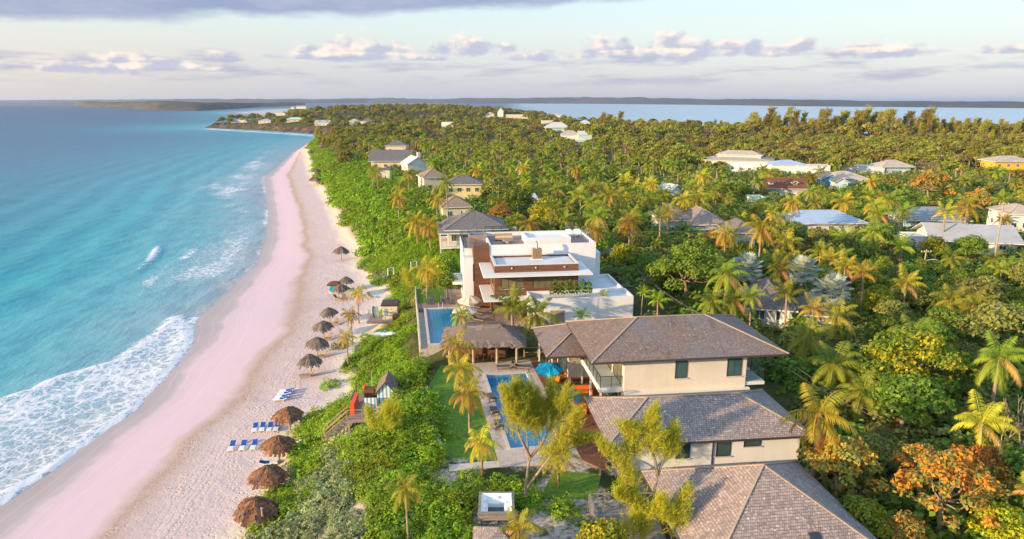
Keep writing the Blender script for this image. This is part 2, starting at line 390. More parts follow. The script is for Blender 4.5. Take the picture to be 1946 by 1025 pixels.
M['cyan'] = simple('turquoise_canvas', (.01,.34,.50), .8, .2, .15, 1.2)
M['beige'] = simple('beige_canvas', (.62,.48,.36), .8, .2, .1, 1.2)
M['bluecush'] = simple('blue_cushion', (.02,.09,.36), .8, .2, .15, 3)
M['greycush'] = simple('charcoal_sling', (.10,.10,.11), .8, .2, .15, 3)
M['plastic'] = simple('white_plastic', (.78,.78,.76), .4, .4, .06, 2)
M['acrylic'] = simple('white_acrylic', (.8,.8,.8), .2, .5, .04, 2)
M['glass'] = glass('window_glass', (.05,.085,.09), .05)
M['glass_green'] = glass('tinted_glass', (.05,.105,.105), .05)
M['gold_glass'] = glass('room_glass', (.16,.14,.08), .08)
M['balu'] = clear_glass('balustrade_glass')
M['room'] = simple('interior', (.30,.25,.16), .8, .2, .2, .6)
M['wire'] = simple('cable', (.10,.09,.08), .6, .2, .1, 1)
M['lawn'] = simple('mown_lawn', (.12,.215,.03), .9, .1, .35, 3.5, .6)
M['road'] = simple('sandy_track', (.45,.38,.33), .95, .1, .15, .6, .2)
# pool water
def pool_mat():
    m, t, o = mat('pool_water'); p = pos(t); n = noise(t, p, .9, 3)
    lane = (sep(t, uvn(t))[0]/1.15).m('FRACT').step(.86,.9)
    c = mixc(t, n, (.008,.13,.28), (.02,.25,.42)); c = mixc(t, lane*.4, c, (.0,.05,.16))
    principled(t, o, c, .06, .5, bump(t, noise(t, p, 2.5, 3), .35, .08)); return m
M['pool'] = pool_mat()
def thatch_mat(name, a, b, c):
    m, t, o = mat(name); lv = attr(t, 'lv'); n = noise(t, pos(t), 1.6, 4)
    col = mixc(t, lv, a, b); col = mixc(t, n.step(.5,.68)*.6, col, c)
    principled(t, o, col, .9, .1, bump(t, noise(t, pos(t), 25, 3), .5, .03)); return m
M['thatch_red'] = thatch_mat('red_brown_palm_thatch', (.12,.06,.04), (.34,.16,.08), (.17,.14,.13))
M['thatch_grey'] = thatch_mat('grey_palm_thatch', (.12,.10,.09), (.25,.19,.145), (.11,.10,.10))
M['thatch_pale'] = thatch_mat('pale_palm_thatch', (.14,.11,.095), (.31,.235,.185), (.15,.135,.135))
# leaves
M['L_dune'] = leafmat('dune_shrub_leaf', (.13,.26,.014), (.31,.44,.022), .32, .03, (.22,.28,.025), big=.07)
M['L_grey'] = leafmat('grey_dune_shrub_leaf', (.17,.22,.10), (.29,.34,.16), .2, .03)
M['L_bush'] = leafmat('bush_leaf', (.075,.15,.02), (.21,.28,.03), .3, .05, (.16,.17,.035), big=.045)
M['L_tree'] = leafmat('broad_leaf', (.08,.17,.02), (.24,.33,.03), .3, .05)
M['L_gold'] = leafmat('golden_leaf', (.20,.25,.015), (.55,.46,.02), .3, .03)
M['L_orange'] = leafmat('autumn_leaf', (.44,.18,.025), (.72,.34,.05), .3, .03)
M['L_olive'] = leafmat('olive_leaf', (.15,.17,.045), (.32,.31,.07), .28, .05)
M['L_palm'] = leafmat('palm_frond', (.11,.20,.022), (.36,.39,.04), .35, .04, (.34,.29,.035), big=.035)
M['L_palmgold'] = leafmat('sunlit_palm_frond', (.24,.28,.025), (.58,.42,.04), .33, .05)
M['L_dry'] = leafmat('dry_frond', (.38,.19,.06), (.60,.34,.11), .25, .03)
M['L_silver'] = leafmat('silver_palm_leaf', (.28,.34,.31), (.46,.50,.42), .2, .03, tc2=(1.2,1.2,.9))
M['L_pine'] = leafmat('casuarina_needles', (.20,.26,.025), (.54,.48,.045), .35, .04)
M['L_pinefar'] = leafmat('distant_casuarina_needles', (.17,.18,.035), (.40,.33,.06), .3, .05)
M['L_wood'] = leafmat('woodland_leaf', (.12,.155,.025), (.33,.31,.04), .3, .05, (.30,.21,.05), big=.02)
M['L_red'] = leafmat('red_blossom', (.35,.03,.04), (.6,.06,.08), .25, .02)

# ------------------------------------------------------------------ beach, ground and far shores
def axis(lo, a, b, hi, step, g):
    xs = list(np.arange(a, b, step)); s = step; x = xs[-1]
    while x < hi: s *= g; x += s; xs.append(x)
    s = step; x = a; pre = []
    while x > lo: s *= g; x -= s; pre.append(x)
    return np.array(pre[::-1]+xs)
gxs = axis(-480, -70, 40, 1500, 1.0, 1.035); gys = axis(-30, 15, 150, 2700, 1.0, 1.018)
gx, gy, F4 = grid_mesh('g', gxs, gys, None, None)
z, dw, dv = ground(gx, gy)
def hollow(ox, oy, rot, x0, y0, x1, y1):
    a = math.radians(rot); X0 = (gx-ox)*math.cos(a)+(gy-oy)*math.sin(a); Y0 = -(gx-ox)*math.sin(a)+(gy-oy)*math.cos(a)
    return (X0 > x0) & (X0 < x1) & (Y0 > y0) & (Y0 < y1)
z = np.where(hollow(-2.55,62.15,9.5,-1.0,-17,4.9,2.6) | hollow(-11.35,83.9,9,-.6,-13.4,4.4,.1), z-1.3, z)
rough = (fbm(gx, gy, 1.7, 5, 2)-.5)*.10*sst(.55, .75, np.clip(dw/np.maximum(dw-dv, .01), 0, 1))*(dv < 0)
z = z+rough
cross = np.where(dv > 0, 1.0, np.clip(dw/np.maximum(dw-dv, .01), 0, 1))
fdv = dv.ravel()[F4].max(1)
isb = fdv < 0.0
def sand_mat():
    m, t, o = mat('pink_sand'); p = pos(t); c = attr(t, 'cross'); x, y, zz = sep(t, p)
    big = noise(t, p, .10, 4, .6); med = noise(t, p, .5, 5, .65); fine = noise(t, p, 4, 5, .7)
    cc = c + (big-.5)*.16 + (med-.5)*.06 + (noise(t, p, .028, 2)-.5)*.14
    r = cc.ramp((0, (.34,.285,.28)), (.13, (.43,.36,.36)), (.17, (.58,.44,.47)), (.30, (.64,.47,.515)), (.44, (.62,.47,.49)), (.51, (.46,.33,.28)), (.60, (.55,.43,.40)), (.66, (.58,.46,.45)), (.86, (.61,.485,.465)), (.95, (.78,.66,.55)), (1, (.74,.63,.50)))
    r = mixc(t, (fine.step(.35,.75))*cc.step(.42,.56)*.35, r, (.40,.28,.20))
    # tyre tracks along the beach
    tr = ((c*38.0)+(big-.5)*6.0).m('FRACT'); tk = (tr-.5).m('ABSOLUTE').step(.30,.02)*c.step(.62,.66)*(1.0-c.step(.74,.86))*med.step(.35,.6)
    r = mixc(t, tk*.16, r, (.40,.28,.22))
    rp = noise(t, vmap(t, p, (1,.28,1), (0,0,.2)), 1.1, 4, .7); r = mixc(t, rp.step(.45,.7)*.20, r, mixc(t, 1.0, r, (.80,.80,.84), 'MULTIPLY'))
    sw = ((c+(big-.5)*.10)*16.0).m('FRACT'); swl = (sw-.5).m('ABSOLUTE').step(.06,.0)*(1.0-c.step(.28,.36)); r = mixc(t, swl*.22, r, (.80,.72,.74))
    # weed line
    wl = (1.0-((cc-.53).m('ABSOLUTE')).step(.0,.035))*fine.step(.45,.62)
    r = mixc(t, wl*.55, r, (.30,.19,.10))
    v = t.nodes.new('ShaderNodeTexVoronoi'); t.links.new(p.s, v.inputs['Vector']); v.inputs['Scale'].default_value = 2.7
    foot = X(t, v.outputs['Distance']).step(.05,.42)*cc.step(.46,.58)
    foot = foot*(noise(t, p, .33, 3).step(.38,.66)*.85+.15)
    h = foot*1.0+fine*cc.step(.42,.56)*.8+med*.15+tk*-.22
    principled(t, o, r, cc.ramp((0,.28),(.14,.45),(.2,.9),(1,.95)), .25, bump(t, h, .55, .11)); return m
def soil_mat():
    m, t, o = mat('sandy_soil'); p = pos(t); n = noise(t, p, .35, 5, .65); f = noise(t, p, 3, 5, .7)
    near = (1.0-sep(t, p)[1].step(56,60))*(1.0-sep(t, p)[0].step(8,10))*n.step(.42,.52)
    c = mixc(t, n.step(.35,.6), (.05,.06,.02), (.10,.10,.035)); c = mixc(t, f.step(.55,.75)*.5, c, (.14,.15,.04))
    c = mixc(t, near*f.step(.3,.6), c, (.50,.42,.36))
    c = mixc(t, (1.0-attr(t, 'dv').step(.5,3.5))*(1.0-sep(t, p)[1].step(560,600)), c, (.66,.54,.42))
    principled(t, o, c, .95, .1, bump(t, f, .5, .1)); return m
allv = np.stack([gx, gy, z], -1).reshape(-1, 3)
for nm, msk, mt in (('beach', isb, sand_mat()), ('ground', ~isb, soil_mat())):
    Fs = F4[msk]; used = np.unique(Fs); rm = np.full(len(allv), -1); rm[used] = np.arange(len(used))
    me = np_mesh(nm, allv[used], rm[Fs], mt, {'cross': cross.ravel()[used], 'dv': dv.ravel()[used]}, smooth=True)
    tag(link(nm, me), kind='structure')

# rock shelf of the headland
def rock_mat():
    m, t, o = mat('dark_shore_rock'); p = pos(t); n = noise(t, p, .15, 6, .7)
    principled(t, o, mixc(t, n.step(.35,.65), (.05,.035,.025), (.16,.11,.07)), .9, .2, bump(t, n, .6, .6)); return m
rk = MB(); rng = random.Random(5)
pts = [at(*p) for p in [(648,258,0),(600,254,0),(560,251,0),(520,249,0),(480,246.5,0),(440,245,0),(395,243,0)]]
top = []; bot = []
for i in range(len(pts)-1):
    (ax, ay), (bx, by) = pts[i], pts[i+1]
    for k in range(6):
        f = k/6; x = ax+(bx-ax)*f; y = ay+(by-ay)*f; w = 10+rng.random()*14
        bot.append((x+rng.uniform(-3,3), y-rng.uniform(2,12), -.8)); top.append((x, y+w, 4.6+rng.random()*2.2))
mid = [((a[0]+b[0])/2+rng.uniform(-3,3), (a[1]+b[1])/2, 3.2+rng.random()*1.8) for a, b in zip(top, bot)]
for A, B in ((bot, mid), (mid, top)):
    for i in range(len(A)-1): rk.quad(A[i], B[i], B[i+1], A[i+1])
M['rock'] = rock_mat(); tag(rk.build('headland_rock', M['rock']), kind='structure')

def hills(name, base, hs, depth, ca, cb, seed, uv=True, patch=None):
    """a low wooded shore: base = outline of its near waterline in photo pixels, hs = heights along it"""
    pts = [at(u, v, 0) for u, v in base]; L = [0]
    for a, b in zip(pts, pts[1:]): L.append(L[-1]+math.dist(a, b))
    n = 260; s = np.linspace(0, L[-1], n); px = np.interp(s, L, [p[0] for p in pts]); py = np.interp(s, L, [p[1] for p in pts]); hh = np.interp(s, L, hs)
    rowsn = 14; V = np.zeros((rowsn, n, 3))
    for r in range(rowsn):
        f = r/(rowsn-1); dd = depth*f**1.5
        nz = fbm(s, np.full(n, f*depth), L[-1]/60, seed, 5); nz2 = fbm(s, np.full(n, dd), L[-1]/14, seed+3, 3)
        V[r, :, 0] = px*(1+dd/np.hypot(px, py)); V[r, :, 1] = py*(1+dd/np.hypot(px, py))
        V[r, :, 2] = -.5+hh*(sst(0, .55, f)*(.55+.45*nz2)+.0)+hh*.30*(nz-.5)*sst(0,.1,f)*1.3
    i = np.arange(rowsn*n).reshape(rowsn, n); Fq = np.stack([i[:-1,:-1], i[:-1,1:], i[1:,1:], i[1:,:-1]], -1).reshape(-1, 4)
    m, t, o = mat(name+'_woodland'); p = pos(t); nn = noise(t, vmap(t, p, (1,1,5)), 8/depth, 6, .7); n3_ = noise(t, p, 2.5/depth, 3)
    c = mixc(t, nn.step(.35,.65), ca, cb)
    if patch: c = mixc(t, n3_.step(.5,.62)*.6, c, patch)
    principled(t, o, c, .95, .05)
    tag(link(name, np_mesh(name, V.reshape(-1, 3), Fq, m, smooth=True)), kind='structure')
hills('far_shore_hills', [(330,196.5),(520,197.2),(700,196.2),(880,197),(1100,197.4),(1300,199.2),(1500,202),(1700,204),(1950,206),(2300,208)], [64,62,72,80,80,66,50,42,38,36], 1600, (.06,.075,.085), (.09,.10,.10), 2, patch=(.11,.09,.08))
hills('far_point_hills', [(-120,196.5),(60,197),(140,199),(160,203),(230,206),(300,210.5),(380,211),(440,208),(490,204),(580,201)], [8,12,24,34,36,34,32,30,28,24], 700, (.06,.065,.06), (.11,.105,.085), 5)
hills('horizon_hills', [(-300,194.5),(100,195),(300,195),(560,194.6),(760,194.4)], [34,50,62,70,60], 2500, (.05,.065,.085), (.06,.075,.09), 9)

# ------------------------------------------------------------------ sea
sxs = axis(-60000, -130, -30, 60000, .8, 1.045); sys_ = axis(-60, 20, 170, 60000, .8, 1.022)
sxx, syy, SF = grid_mesh('s', sxs, sys_, None, None)
sdw = poly_sd(sxx, syy, WPOLY); off = -sdw
def worldpoly(L): return [at(u, v, 0) for u, v in L]
P1 = worldpoly([(-900,1700),(-250,1120),(0,962),(120,886),(250,794),(330,712),(366,662),(364,620),(347,598),(322,604),(300,625),(255,655),(200,690),(110,714),(50,740),(0,756),(-250,840),(-1300,1150)])
P2 = worldpoly([(210,668),(262,640),(310,618),(345,600),(348,612),(300,640),(250,660),(215,680)])
P3 = worldpoly([(545,262),(500,282),(440,310),(385,350),(375,390),(440,405),(480,440),(498,430),(490,380),(505,330),(535,290)])
P4 = worldpoly([(470,400),(440,450),(400,520),(380,590),(368,640),(420,600),(485,520),(500,470),(515,420)])
P5 = worldpoly([(248,522),(270,500),(290,475),(302,466),(308,476),(300,492),(280,508),(262,522)])
P6 = worldpoly([(375,242.5),(420,245),(480,249),(560,253.5),(640,260),(630,263),(540,256),(460,251),(390,246.5)])
foam = np.zeros(sxx.shape); nn = fbm(sxx, syy, 9, 11, 3); nn2 = fbm(sxx, syy, 2.5, 12, 3)
def blob(P, soft, amt):
    return amt*sst(0, 1, (poly_sd(sxx, syy, P)+(nn-.5)*soft*1.6)/soft)
d1 = poly_sd(sxx, syy, P1)
foam = np.maximum(foam, sst(-.6, 1.0, d1+(nn2-.5)*1.6)*(.60+.22*(nn-.5)*2))
for P, w in ((P1, 1.6),):                                            # bright leading edges of the swash
    foam = np.maximum(foam, sst(-.4, .5, d1+(nn2-.5))*(1-sst(.6, 3.2, d1+(nn2-.5)*2))*.86)
foam = np.maximum(foam, blob(P2, 1.6, .62)); foam = np.maximum(foam, blob(P3, 14, .60)); foam = np.maximum(foam, blob(P4, 8, .34))
st_ = fbm(sxx*1.0+syy*.29, syy*.16-sxx*.10, 3.2, 51, 4); la_ = fbm(sxx, syy, 38, 52, 3)
surf = .52*sst(2, 6, off)*(1-sst(16, 34, off))*sst(.44, .62, st_)*sst(.36, .56, la_)*(syy > 84)*(syy < 480)
foam = np.maximum(foam, surf); foam = np.maximum(foam, .34*sst(.5, 4, off)*(1-sst(8, 30, off))*(syy > 95)*(syy < 420)*sst(.3, .6, la_))
foam = np.maximum(foam, blob(P5, 1.0, .95)); foam = np.maximum(foam, blob(P6, 6, .8))
edge = np.where(syy > 105, .35+.65*sst(.36, .60, fbm(sxx, syy, 22, 61, 3)), 1)*(1-sst(.3, 1.6, off+(nn2-.5)*1.5))*sst(-1.5, .2, off)*(syy < 700)
foam = np.maximum(foam, edge*.75)
amp = sst(2, 30, off)*(syy < 900)
sz = amp*((fbm(sxx*1.0+syy*.25, syy*.35, 5.5, 21, 3)-.5)*.22+(fbm(sxx, syy*.4, 17, 22, 2)-.5)*.35)
sz = sz+.16*np.sin(off/13*6.283+4*fbm(sxx, syy, 60, 71, 2)+2*fbm(sxx, syy, 18, 72, 2))*sst(10, 30, off)*(1-sst(120, 260, off))*(syy < 600)
sz = sz+.30*sst(-.5, 1.5, poly_sd(sxx, syy, P5))+.13*sst(0, .8, d1+(nn2-.5)*1.5)*(1-sst(.8, 4.5, d1+(nn2-.5)*2))+.22*sst(.3, 1, foam)*nn2
band2 = np.zeros(sxx.shape)
def sea_mat():
    m, t, o = mat('sea_water'); p = pos(t); x, y, zz = sep(t, p); d = attr(t, 'off'); f = attr(t, 'foam')
    nb = noise(t, p, .035, 4, .6); nm = noise(t, vmap(t, p, (1,.35,1), (0,0,.15)), .35, 4, .6); nf = noise(t, vmap(t, p, (1,.4,1), (0,0,.2)), 1.3, 4, .65)
    dd = d + (nb-.5)*26.0
    c = (dd/260.0).ramp((0, (.34,.36,.38)), (.02, (.26,.40,.44)), (.07, (.12,.40,.44)), (.16, (.012,.35,.40)), (.34, (.003,.22,.29)), (.62, (.005,.115,.20)), (1, (.008,.07,.15)))
    c = mixc(t, y.step(110, 420)*.35, c, mixc(t, y.step(300,2500), (.10,.26,.36), (.03,.09,.17)))
    c = mixc(t, nm.step(.40,.66)*.55, c, mixc(t, 1.0, c, (.45,.62,.74), 'MULTIPLY'))
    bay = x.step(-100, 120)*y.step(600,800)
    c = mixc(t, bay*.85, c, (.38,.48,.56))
    # lace of foam
    w = mixc(t, .85, p, noise_vec(t, p, .7))
    v = t.nodes.new('ShaderNodeTexVoronoi'); v.feature = 'DISTANCE_TO_EDGE'; v.inputs['Scale'].default_value = .62; t.links.new(w.s, v.inputs['Vector'])
    v2 = t.nodes.new('ShaderNodeTexVoronoi'); v2.feature = 'DISTANCE_TO_EDGE'; v2.inputs['Scale'].default_value = 1.7; t.links.new(w.s, v2.inputs['Vector'])
    lace = (X(t, v.outputs[0])*1.5).min(X(t, v2.outputs[0])*2.6+.03)
    fn = noise(t, p, 2.6, 5, .7); fb = noise(t, p, .22, 3, .6)
    th = (f*f)*.62 + (fn-.5)*.30 + (fb-.5)*.30*f
    a = ((th-lace)*6.0+.15).m('MINIMUM', 1.0).m('MAXIMUM', 0.0)*f.step(.02,.2)
    milk = mixc(t, f.step(.1,.7)*.45, c, (.42,.47,.52))
    col = mixc(t, a, milk, (.68,.68,.71))
    far = y.step(60, 900)
    h = nm*1.0+nf*.45
    bn = t.nodes.new('ShaderNodeBump'); setin(t, bn.inputs['Strength'], .75); setin(t, bn.inputs['Distance'], .35); t.links.new(h.s, bn.inputs['Height'])
    principled(t, o, col, a*.5+.26+far*.08, .10, X(t, bn.outputs[0])); return m
def noise_vec(t, p, s):
    n = t.nodes.new('ShaderNodeTexNoise'); t.links.new(p.s, n.inputs['Vector']); n.inputs['Scale'].default_value = s; n.inputs['Detail'].default_value = 2
    a = t.nodes.new('ShaderNodeVectorMath'); a.operation = 'MULTIPLY_ADD'; t.links.new(n.outputs['Color'], a.inputs[0]); a.inputs[1].default_value = (2.2,2.2,0); t.links.new(p.s, a.inputs[2]); return X(t, a.outputs[0])
keep = (sdw.ravel()[SF].min(1) < 12)
Fs = SF[keep]; used = np.unique(Fs); rm = np.full(sxx.size, -1); rm[used] = np.arange(len(used))
sv = np.stack([sxx, syy, sz], -1).reshape(-1, 3)[used]
tag(link('sea', np_mesh('sea', sv, rm[Fs], sea_mat(), {'off': off.ravel()[used], 'foam': foam.ravel()[used]}, smooth=True)), kind='structure')
# ------------------------------------------------------------------ building helpers
R7 = math.radians(7)
def hip(mb, x0, y0, x1, y1, z, rise, run=None, fascia=.18, m=0, mf=1):
    """a hip roof over a rectangle: tiled slopes, fascia and soffit; returns the corners and ridge ends"""
    w, d = x1-x0, y1-y0; run = run or min(w, d)/2
    if w >= d: a, b = (x0+run, (y0+y1)/2, z+rise), (x1-run, (y0+y1)/2, z+rise)
    else: a, b = ((x0+x1)/2, y0+run, z+rise), ((x0+x1)/2, y1-run, z+rise)
    c = [(x0,y0,z),(x1,y0,z),(x1,y1,z),(x0,y1,z)]
    if math.dist(a, b) < .05: 
        for i in range(4): mb.quad(c[i], c[(i+1) % 4], a, m=m)
    elif w >= d:
        mb.quad(c[0], c[1], b, a, m=m); mb.quad(c[1], c[2], b, m=m); mb.quad(c[2], c[3], a, b, m=m); mb.quad(c[3], c[0], a, m=m)
    else:
        mb.quad(c[0], c[1], a, m=m); mb.quad(c[1], c[2], b, a, m=m); mb.quad(c[2], c[3], b, m=m); mb.quad(c[3], c[0], a, b, m=m)
    g = [(x, y, z-fascia) for x, y, _ in c]
    for i in range(4): j = (i+1) % 4; mb.quad(g[i], g[j], c[j], c[i], m=mf)
    mb.quad(g[3], g[2], g[1], g[0], m=mf)
    return c, a, b
def caps(c, a, b, w, d, r=.07):
    mb = MB(); L = [(c[0],a),(c[1],b if w >= d else a),(c[2],b),(c[3],a if w >= d else b)]
    if math.dist(a, b) > .05: L.append((a, b))
    for p, q in L: mb.beam((p[0],p[1],p[2]+.03), (q[0],q[1],q[2]+.03), r*2, r)
    return mb
def gable(mb, x0, y0, x1, y1, z, rise, along='x', fascia=.15, m=0, mf=1):
    if along == 'x':
        ym = (y0+y1)/2; a, b = (x0,ym,z+rise), (x1,ym,z+rise)
        mb.quad((x0,y0,z),(x1,y0,z),b,a,m=m); mb.quad((x1,y1,z),(x0,y1,z),a,b,m=m)
        dn = lambda p: (p[0],p[1],p[2]-fascia)
        mb.quad(dn((x0,y0,z)),dn((x1,y0,z)),(x1,y0,z),(x0,y0,z),m=mf); mb.quad(dn((x1,y1,z)),dn((x0,y1,z)),(x0,y1,z),(x1,y1,z),m=mf)
        for x in (x0, x1):
            mb.quad(dn((x,y0,z)),(x,y0,z),(x,ym,z+rise),dn((x,ym,z+rise)),m=mf); mb.quad(dn((x,y1,z)),(x,y1,z),(x,ym,z+rise),dn((x,ym,z+rise)),m=mf)
        mb.quad(dn((x0,y0,z)),dn((x0,ym,z+rise)),dn((x1,ym,z+rise)),dn((x1,y0,z)),m=mf); mb.quad(dn((x0,y1,z)),dn((x1,y1,z)),dn((x1,ym,z+rise)),dn((x0,ym,z+rise)),m=mf)
    else:
        xm = (x0+x1)/2; a, b = (xm,y0,z+rise), (xm,y1,z+rise); dn = lambda p: (p[0],p[1],p[2]-fascia)
        mb.quad((x0,y1,z),(x0,y0,z),a,b,m=m); mb.quad((x1,y0,z),(x1,y1,z),b,a,m=m)
        mb.quad(dn((x0,y1,z)),dn((x0,y0,z)),(x0,y0,z),(x0,y1,z),m=mf); mb.quad(dn((x1,y0,z)),dn((x1,y1,z)),(x1,y1,z),(x1,y0,z),m=mf)
        for y in (y0, y1):
            mb.quad(dn((x0,y,z)),(x0,y,z),(xm,y,z+rise),dn((xm,y,z+rise)),m=mf); mb.quad(dn((x1,y,z)),(x1,y,z),(xm,y,z+rise),dn((xm,y,z+rise)),m=mf)
        mb.quad(dn((x0,y0,z)),dn((x0,y1,z)),dn((xm,y1,z+rise)),dn((xm,y0,z+rise)),m=mf); mb.quad(dn((x1,y0,z)),dn((xm,y0,z+rise)),dn((xm,y1,z+rise)),dn((x1,y1,z)),m=mf)
    return mb
def window(parent, x, y, z, w, h, face='y', frame='dark', glassm='glass', name='window', bars=1, ft=.06):
    """a window standing 2 cm proud of a wall; (x, y, z) its lower near corner on the wall plane"""
    f = MB()
    def bx(mb, a0, a1, z0, z1, d0, d1):
        if face == 'y': mb.box(x+a0, y-d1, z+z0, x+a1, y-d0, z+z1)
        else: mb.box(x-d1, y+a0, z+z0, x-d0, y+a1, z+z1)
    bx(f, 0, w, 0, ft, -.06, .04); bx(f, 0, w, h-ft, h, -.06, .04); bx(f, 0, ft, ft, h-ft, -.06, .04); bx(f, w-ft, w, ft, h-ft, -.06, .04)
    for k in range(1, bars): 
        c = w*k/bars; bx(f, c-ft/3, c+ft/3, ft, h-ft, -.06, .03)
    o = f.build(name, M[frame], parent)
    g = MB(); bx(g, ft, w-ft, ft, h-ft, -.05, .012); g.build('pane', M[glassm], o)
    if name == 'window' and frame != 'white': s_ = MB(); bx(s_, -.08, w+.08, -.07, -.004, -.06, .10); s_.build('sill', M['concrete'], o)
    return o
def rail(parent, pts, h=1.0, m='dark', gm='balu', name='balustrade', posts=1.2, glass_=True):
    f = MB(); g = MB()
    for a, b in zip(pts, pts[1:]):
        a, b = Vector(a), Vector(b); n = max(1, round((b-a).length/posts)); up = Vector((0,0,h))
        f.beam(a+up, b+up, .05, .05)
        for k in range(n+1): q = a.lerp(b, k/n); f.beam(q, q+up, .045)
        if glass_:
            d = (b-a).normalized()*.03; side = Vector((-d.y, d.x, 0))*.3
            g.quad(a+d+Vector((0,0,.08)), b-d+Vector((0,0,.08)), b-d+up*.94, a+d+up*.94)
        else:
            for k in range(1, 4): f.beam(a+up*k/4, b+up*k/4, .02)
    o = f.build(name, M[m], parent)
    if glass_: g.build('pane', M[gm], o)
    return o
def shell(mb, x0, y0, z0, x1, y1, z1, t=.2, floor=None, m=0):
    """four parapet walls with a roof sheet inside"""
    mb.box(x0,y0,z0,x1,y0+t,z1,m); mb.box(x0,y1-t,z0,x1,y1,z1,m); mb.box(x0,y0+t,z0,x0+t,y1-t,z1,m); mb.box(x1-t,y0+t,z0,x1,y1-t,z1,m)

# ------------------------------------------------------------------ the near villa with the cedar hip roof
v1 = thing('beach_villa', 'two-storey cream villa under a broad brown shingled hip roof, beside the lap pool', 'villa', (6.43,51.48,8), R7)
mb = MB(); mb.box(3.0,.9,-.5,13.6,9.7,5.4); mb.box(-.05,8.7,-.5,3.0,14.2,3.3); mb.build('wall', M['stucco'], v1)
mb = MB(); c, a, b = hip(mb, 0, 0, 16.8, 10.6, 5.5, 1.95, 5.3)
rf = mb.build('roof', [M['shingle'], M['fascia']], v1); caps(c, a, b, 2, 1).build('ridge_cap', M['capcol'], rf)
mb = MB(); c, a, b = hip(mb, -2.5, 6.9, 5.2, 15.1, 3.45, 1.7, 3.8)
rf = mb.build('lower_roof', [M['shingle'], M['fascia']], v1); caps(c, a, b, 1, 2).build('ridge_cap', M['capcol'], rf)
window(v1, 7.35, .9, 3.42, 1.05, 1.55, frame='fascia', glassm='glass_green'); window(v1, 11.88, .9, 3.38, 1.3, 1.57, frame='fascia', glassm='glass_green', bars=2)
mb = MB(); mb.box(1.05,1.2,2.42,2.995,9.0,2.7); mb.box(1.0,1.15,2.30,2.99,9.0,2.415); mb.build('balcony_slab', M['white'], v1)
rail(v1, [(1.1,8.9,2.7),(1.1,1.28,2.7),(2.95,1.28,2.7)])
mb = MB(); mb.box(13.605,1.0,2.42,15.4,6,2.7); mb.build('balcony_slab', M['white'], v1)
rail(v1, [(13.65,1.06,2.7),(15.34,1.06,2.7),(15.34,5.9,2.7)])
window(v1, 3.0, 1.6, 2.75, 2.6, 2.3, 'x', glassm='gold_glass', bars=2, name='balcony_door'); window(v1, 3.0, 4.8, 2.75, 3.4, 2.3, 'x', glassm='gold_glass', bars=3, name='balcony_door')
window(v1, 3.0, 1.7, .1, 6.0, 2.2, 'x', glassm='glass', bars=5, name='patio_door')
window(v1, -.05, 9.3, .1, 4.4, 2.7, 'x', glassm='glass_green', bars=4, name='patio_door')
mb = MB()
for x, y, h_ in ((1.2,1.4,2.3),(1.2,5.0,2.3),(1.2,8.4,2.3),(-1.9,7.4,3.26),(-1.9,14.4,3.26)): MB().beam((x,y,-.2),(x,y,h_),.14).build('veranda_post', M['white'], v1)
mb = MB(); mb.box(3.05,.55,2.2,13.9,.88,2.34); mb.build('string_course', M['white'], v1)

v2 = thing('garden_wing', 'low white wing under a weathered grey shingled hip roof, in front of the cream villa', 'house', (6.71,43.42,8), math.radians(6))
mb = MB(); mb.box(1.2,.7,-.6,14.6,7.4,2.35); mb.build('wall', M['render'], v2)
mb = MB(); c, a, b = hip(mb, 0, 0, 15.2, 8.1, 2.5, 1.65, 4.0); rf = mb.build('roof', [M['shingle_pale'], M['fascia']], v2); caps(c, a, b, 2, 1).build('ridge_cap', M['capcol'], rf)
window(v2, 5.2, .7, .84, 1.06, 1.25); window(v2, 8.22, .7, .83, 1.1, 1.28); window(v2, 10.29, .7, 1.5, 1.3, .6)
window(v2, 1.2, 1.6, .1, 4.5, 2.1, 'x', bars=4, name='patio_door')
MB().box(7.92,.62,-.6,7.99,.69,2.3).build('downpipe', M['dark'], v2)
mb = MB(); mb.box(4.6,-.4,-.6,7.6,.15,.18); mb.build('utility_box', M['greywall'], v2)

v3 = thing('front_pavilion', 'pyramid-roofed pavilion of pink and grey weathered shingles with a roof light, nearest to the camera', 'house', (14.75,36.1,8), math.radians(7))
mb = MB(); c, a, b = hip(mb, -5.5,-5.5,5.5,5.5,2.0,3.25); rf = mb.build('roof', [M['shingle_pale'], M['fascia']], v3); caps(c, a, b, 2, 1, .06).build('ridge_cap', M['capcol'], rf)
MB().box(-4.6,-4.6,-.8,4.6,4.6,1.85).build('wall', M['stucco'], v3)
sk = MB(); sk.beam((1.25,-3.6,3.12),(1.25,-4.35,2.68),.62,.12); so = sk.build('roof_light', M['dark'], rf)
mb = MB(); hip(mb, -3.5,3.6,3.2,6.9,1.35,.75); mb.build('rear_roof', [M['tanshingle'], M['fascia']], v3)

# ------------------------------------------------------------------ the modern villa
mo = thing('modern_villa', 'white cubic modern villa with teak cladding and thin cantilevered canopies, above the infinity pool', 'villa', (-3.32,77.2,8), R7)
mb = MB(); mb.box(1.35,7.25,-.4,15.15,16.2,7.62)
shell(mb, 1.35,7.25,7.62,15.15,16.2,8.2,.22)
mb.box(-1.95,7.2,-.4,-.72,9.1,6.65); mb.box(-1.95,9.1,-.4,1.35,16.2,7.5); mb.box(-1.95,9.1,7.5,-1.8,16.2,7.7)
mb.box(15.15,8.6,-.4,16.1,15.8,6.6)
mb.build('wall', M['render'], mo)
MB().box(-1.79,9.12,7.5,1.34,16.0,7.56).box(1.58,7.48,7.62,14.92,15.97,7.66).build('roof_deck', M['deckgrey'], mo)
mb = MB(); mb.box(-.715,7.15,-.4,1.345,9.05,8.2); mb.box(1.45,1.6,3.1,11.65,1.82,3.98); mb.box(1.45,1.6,5.25,11.65,1.82,5.8)
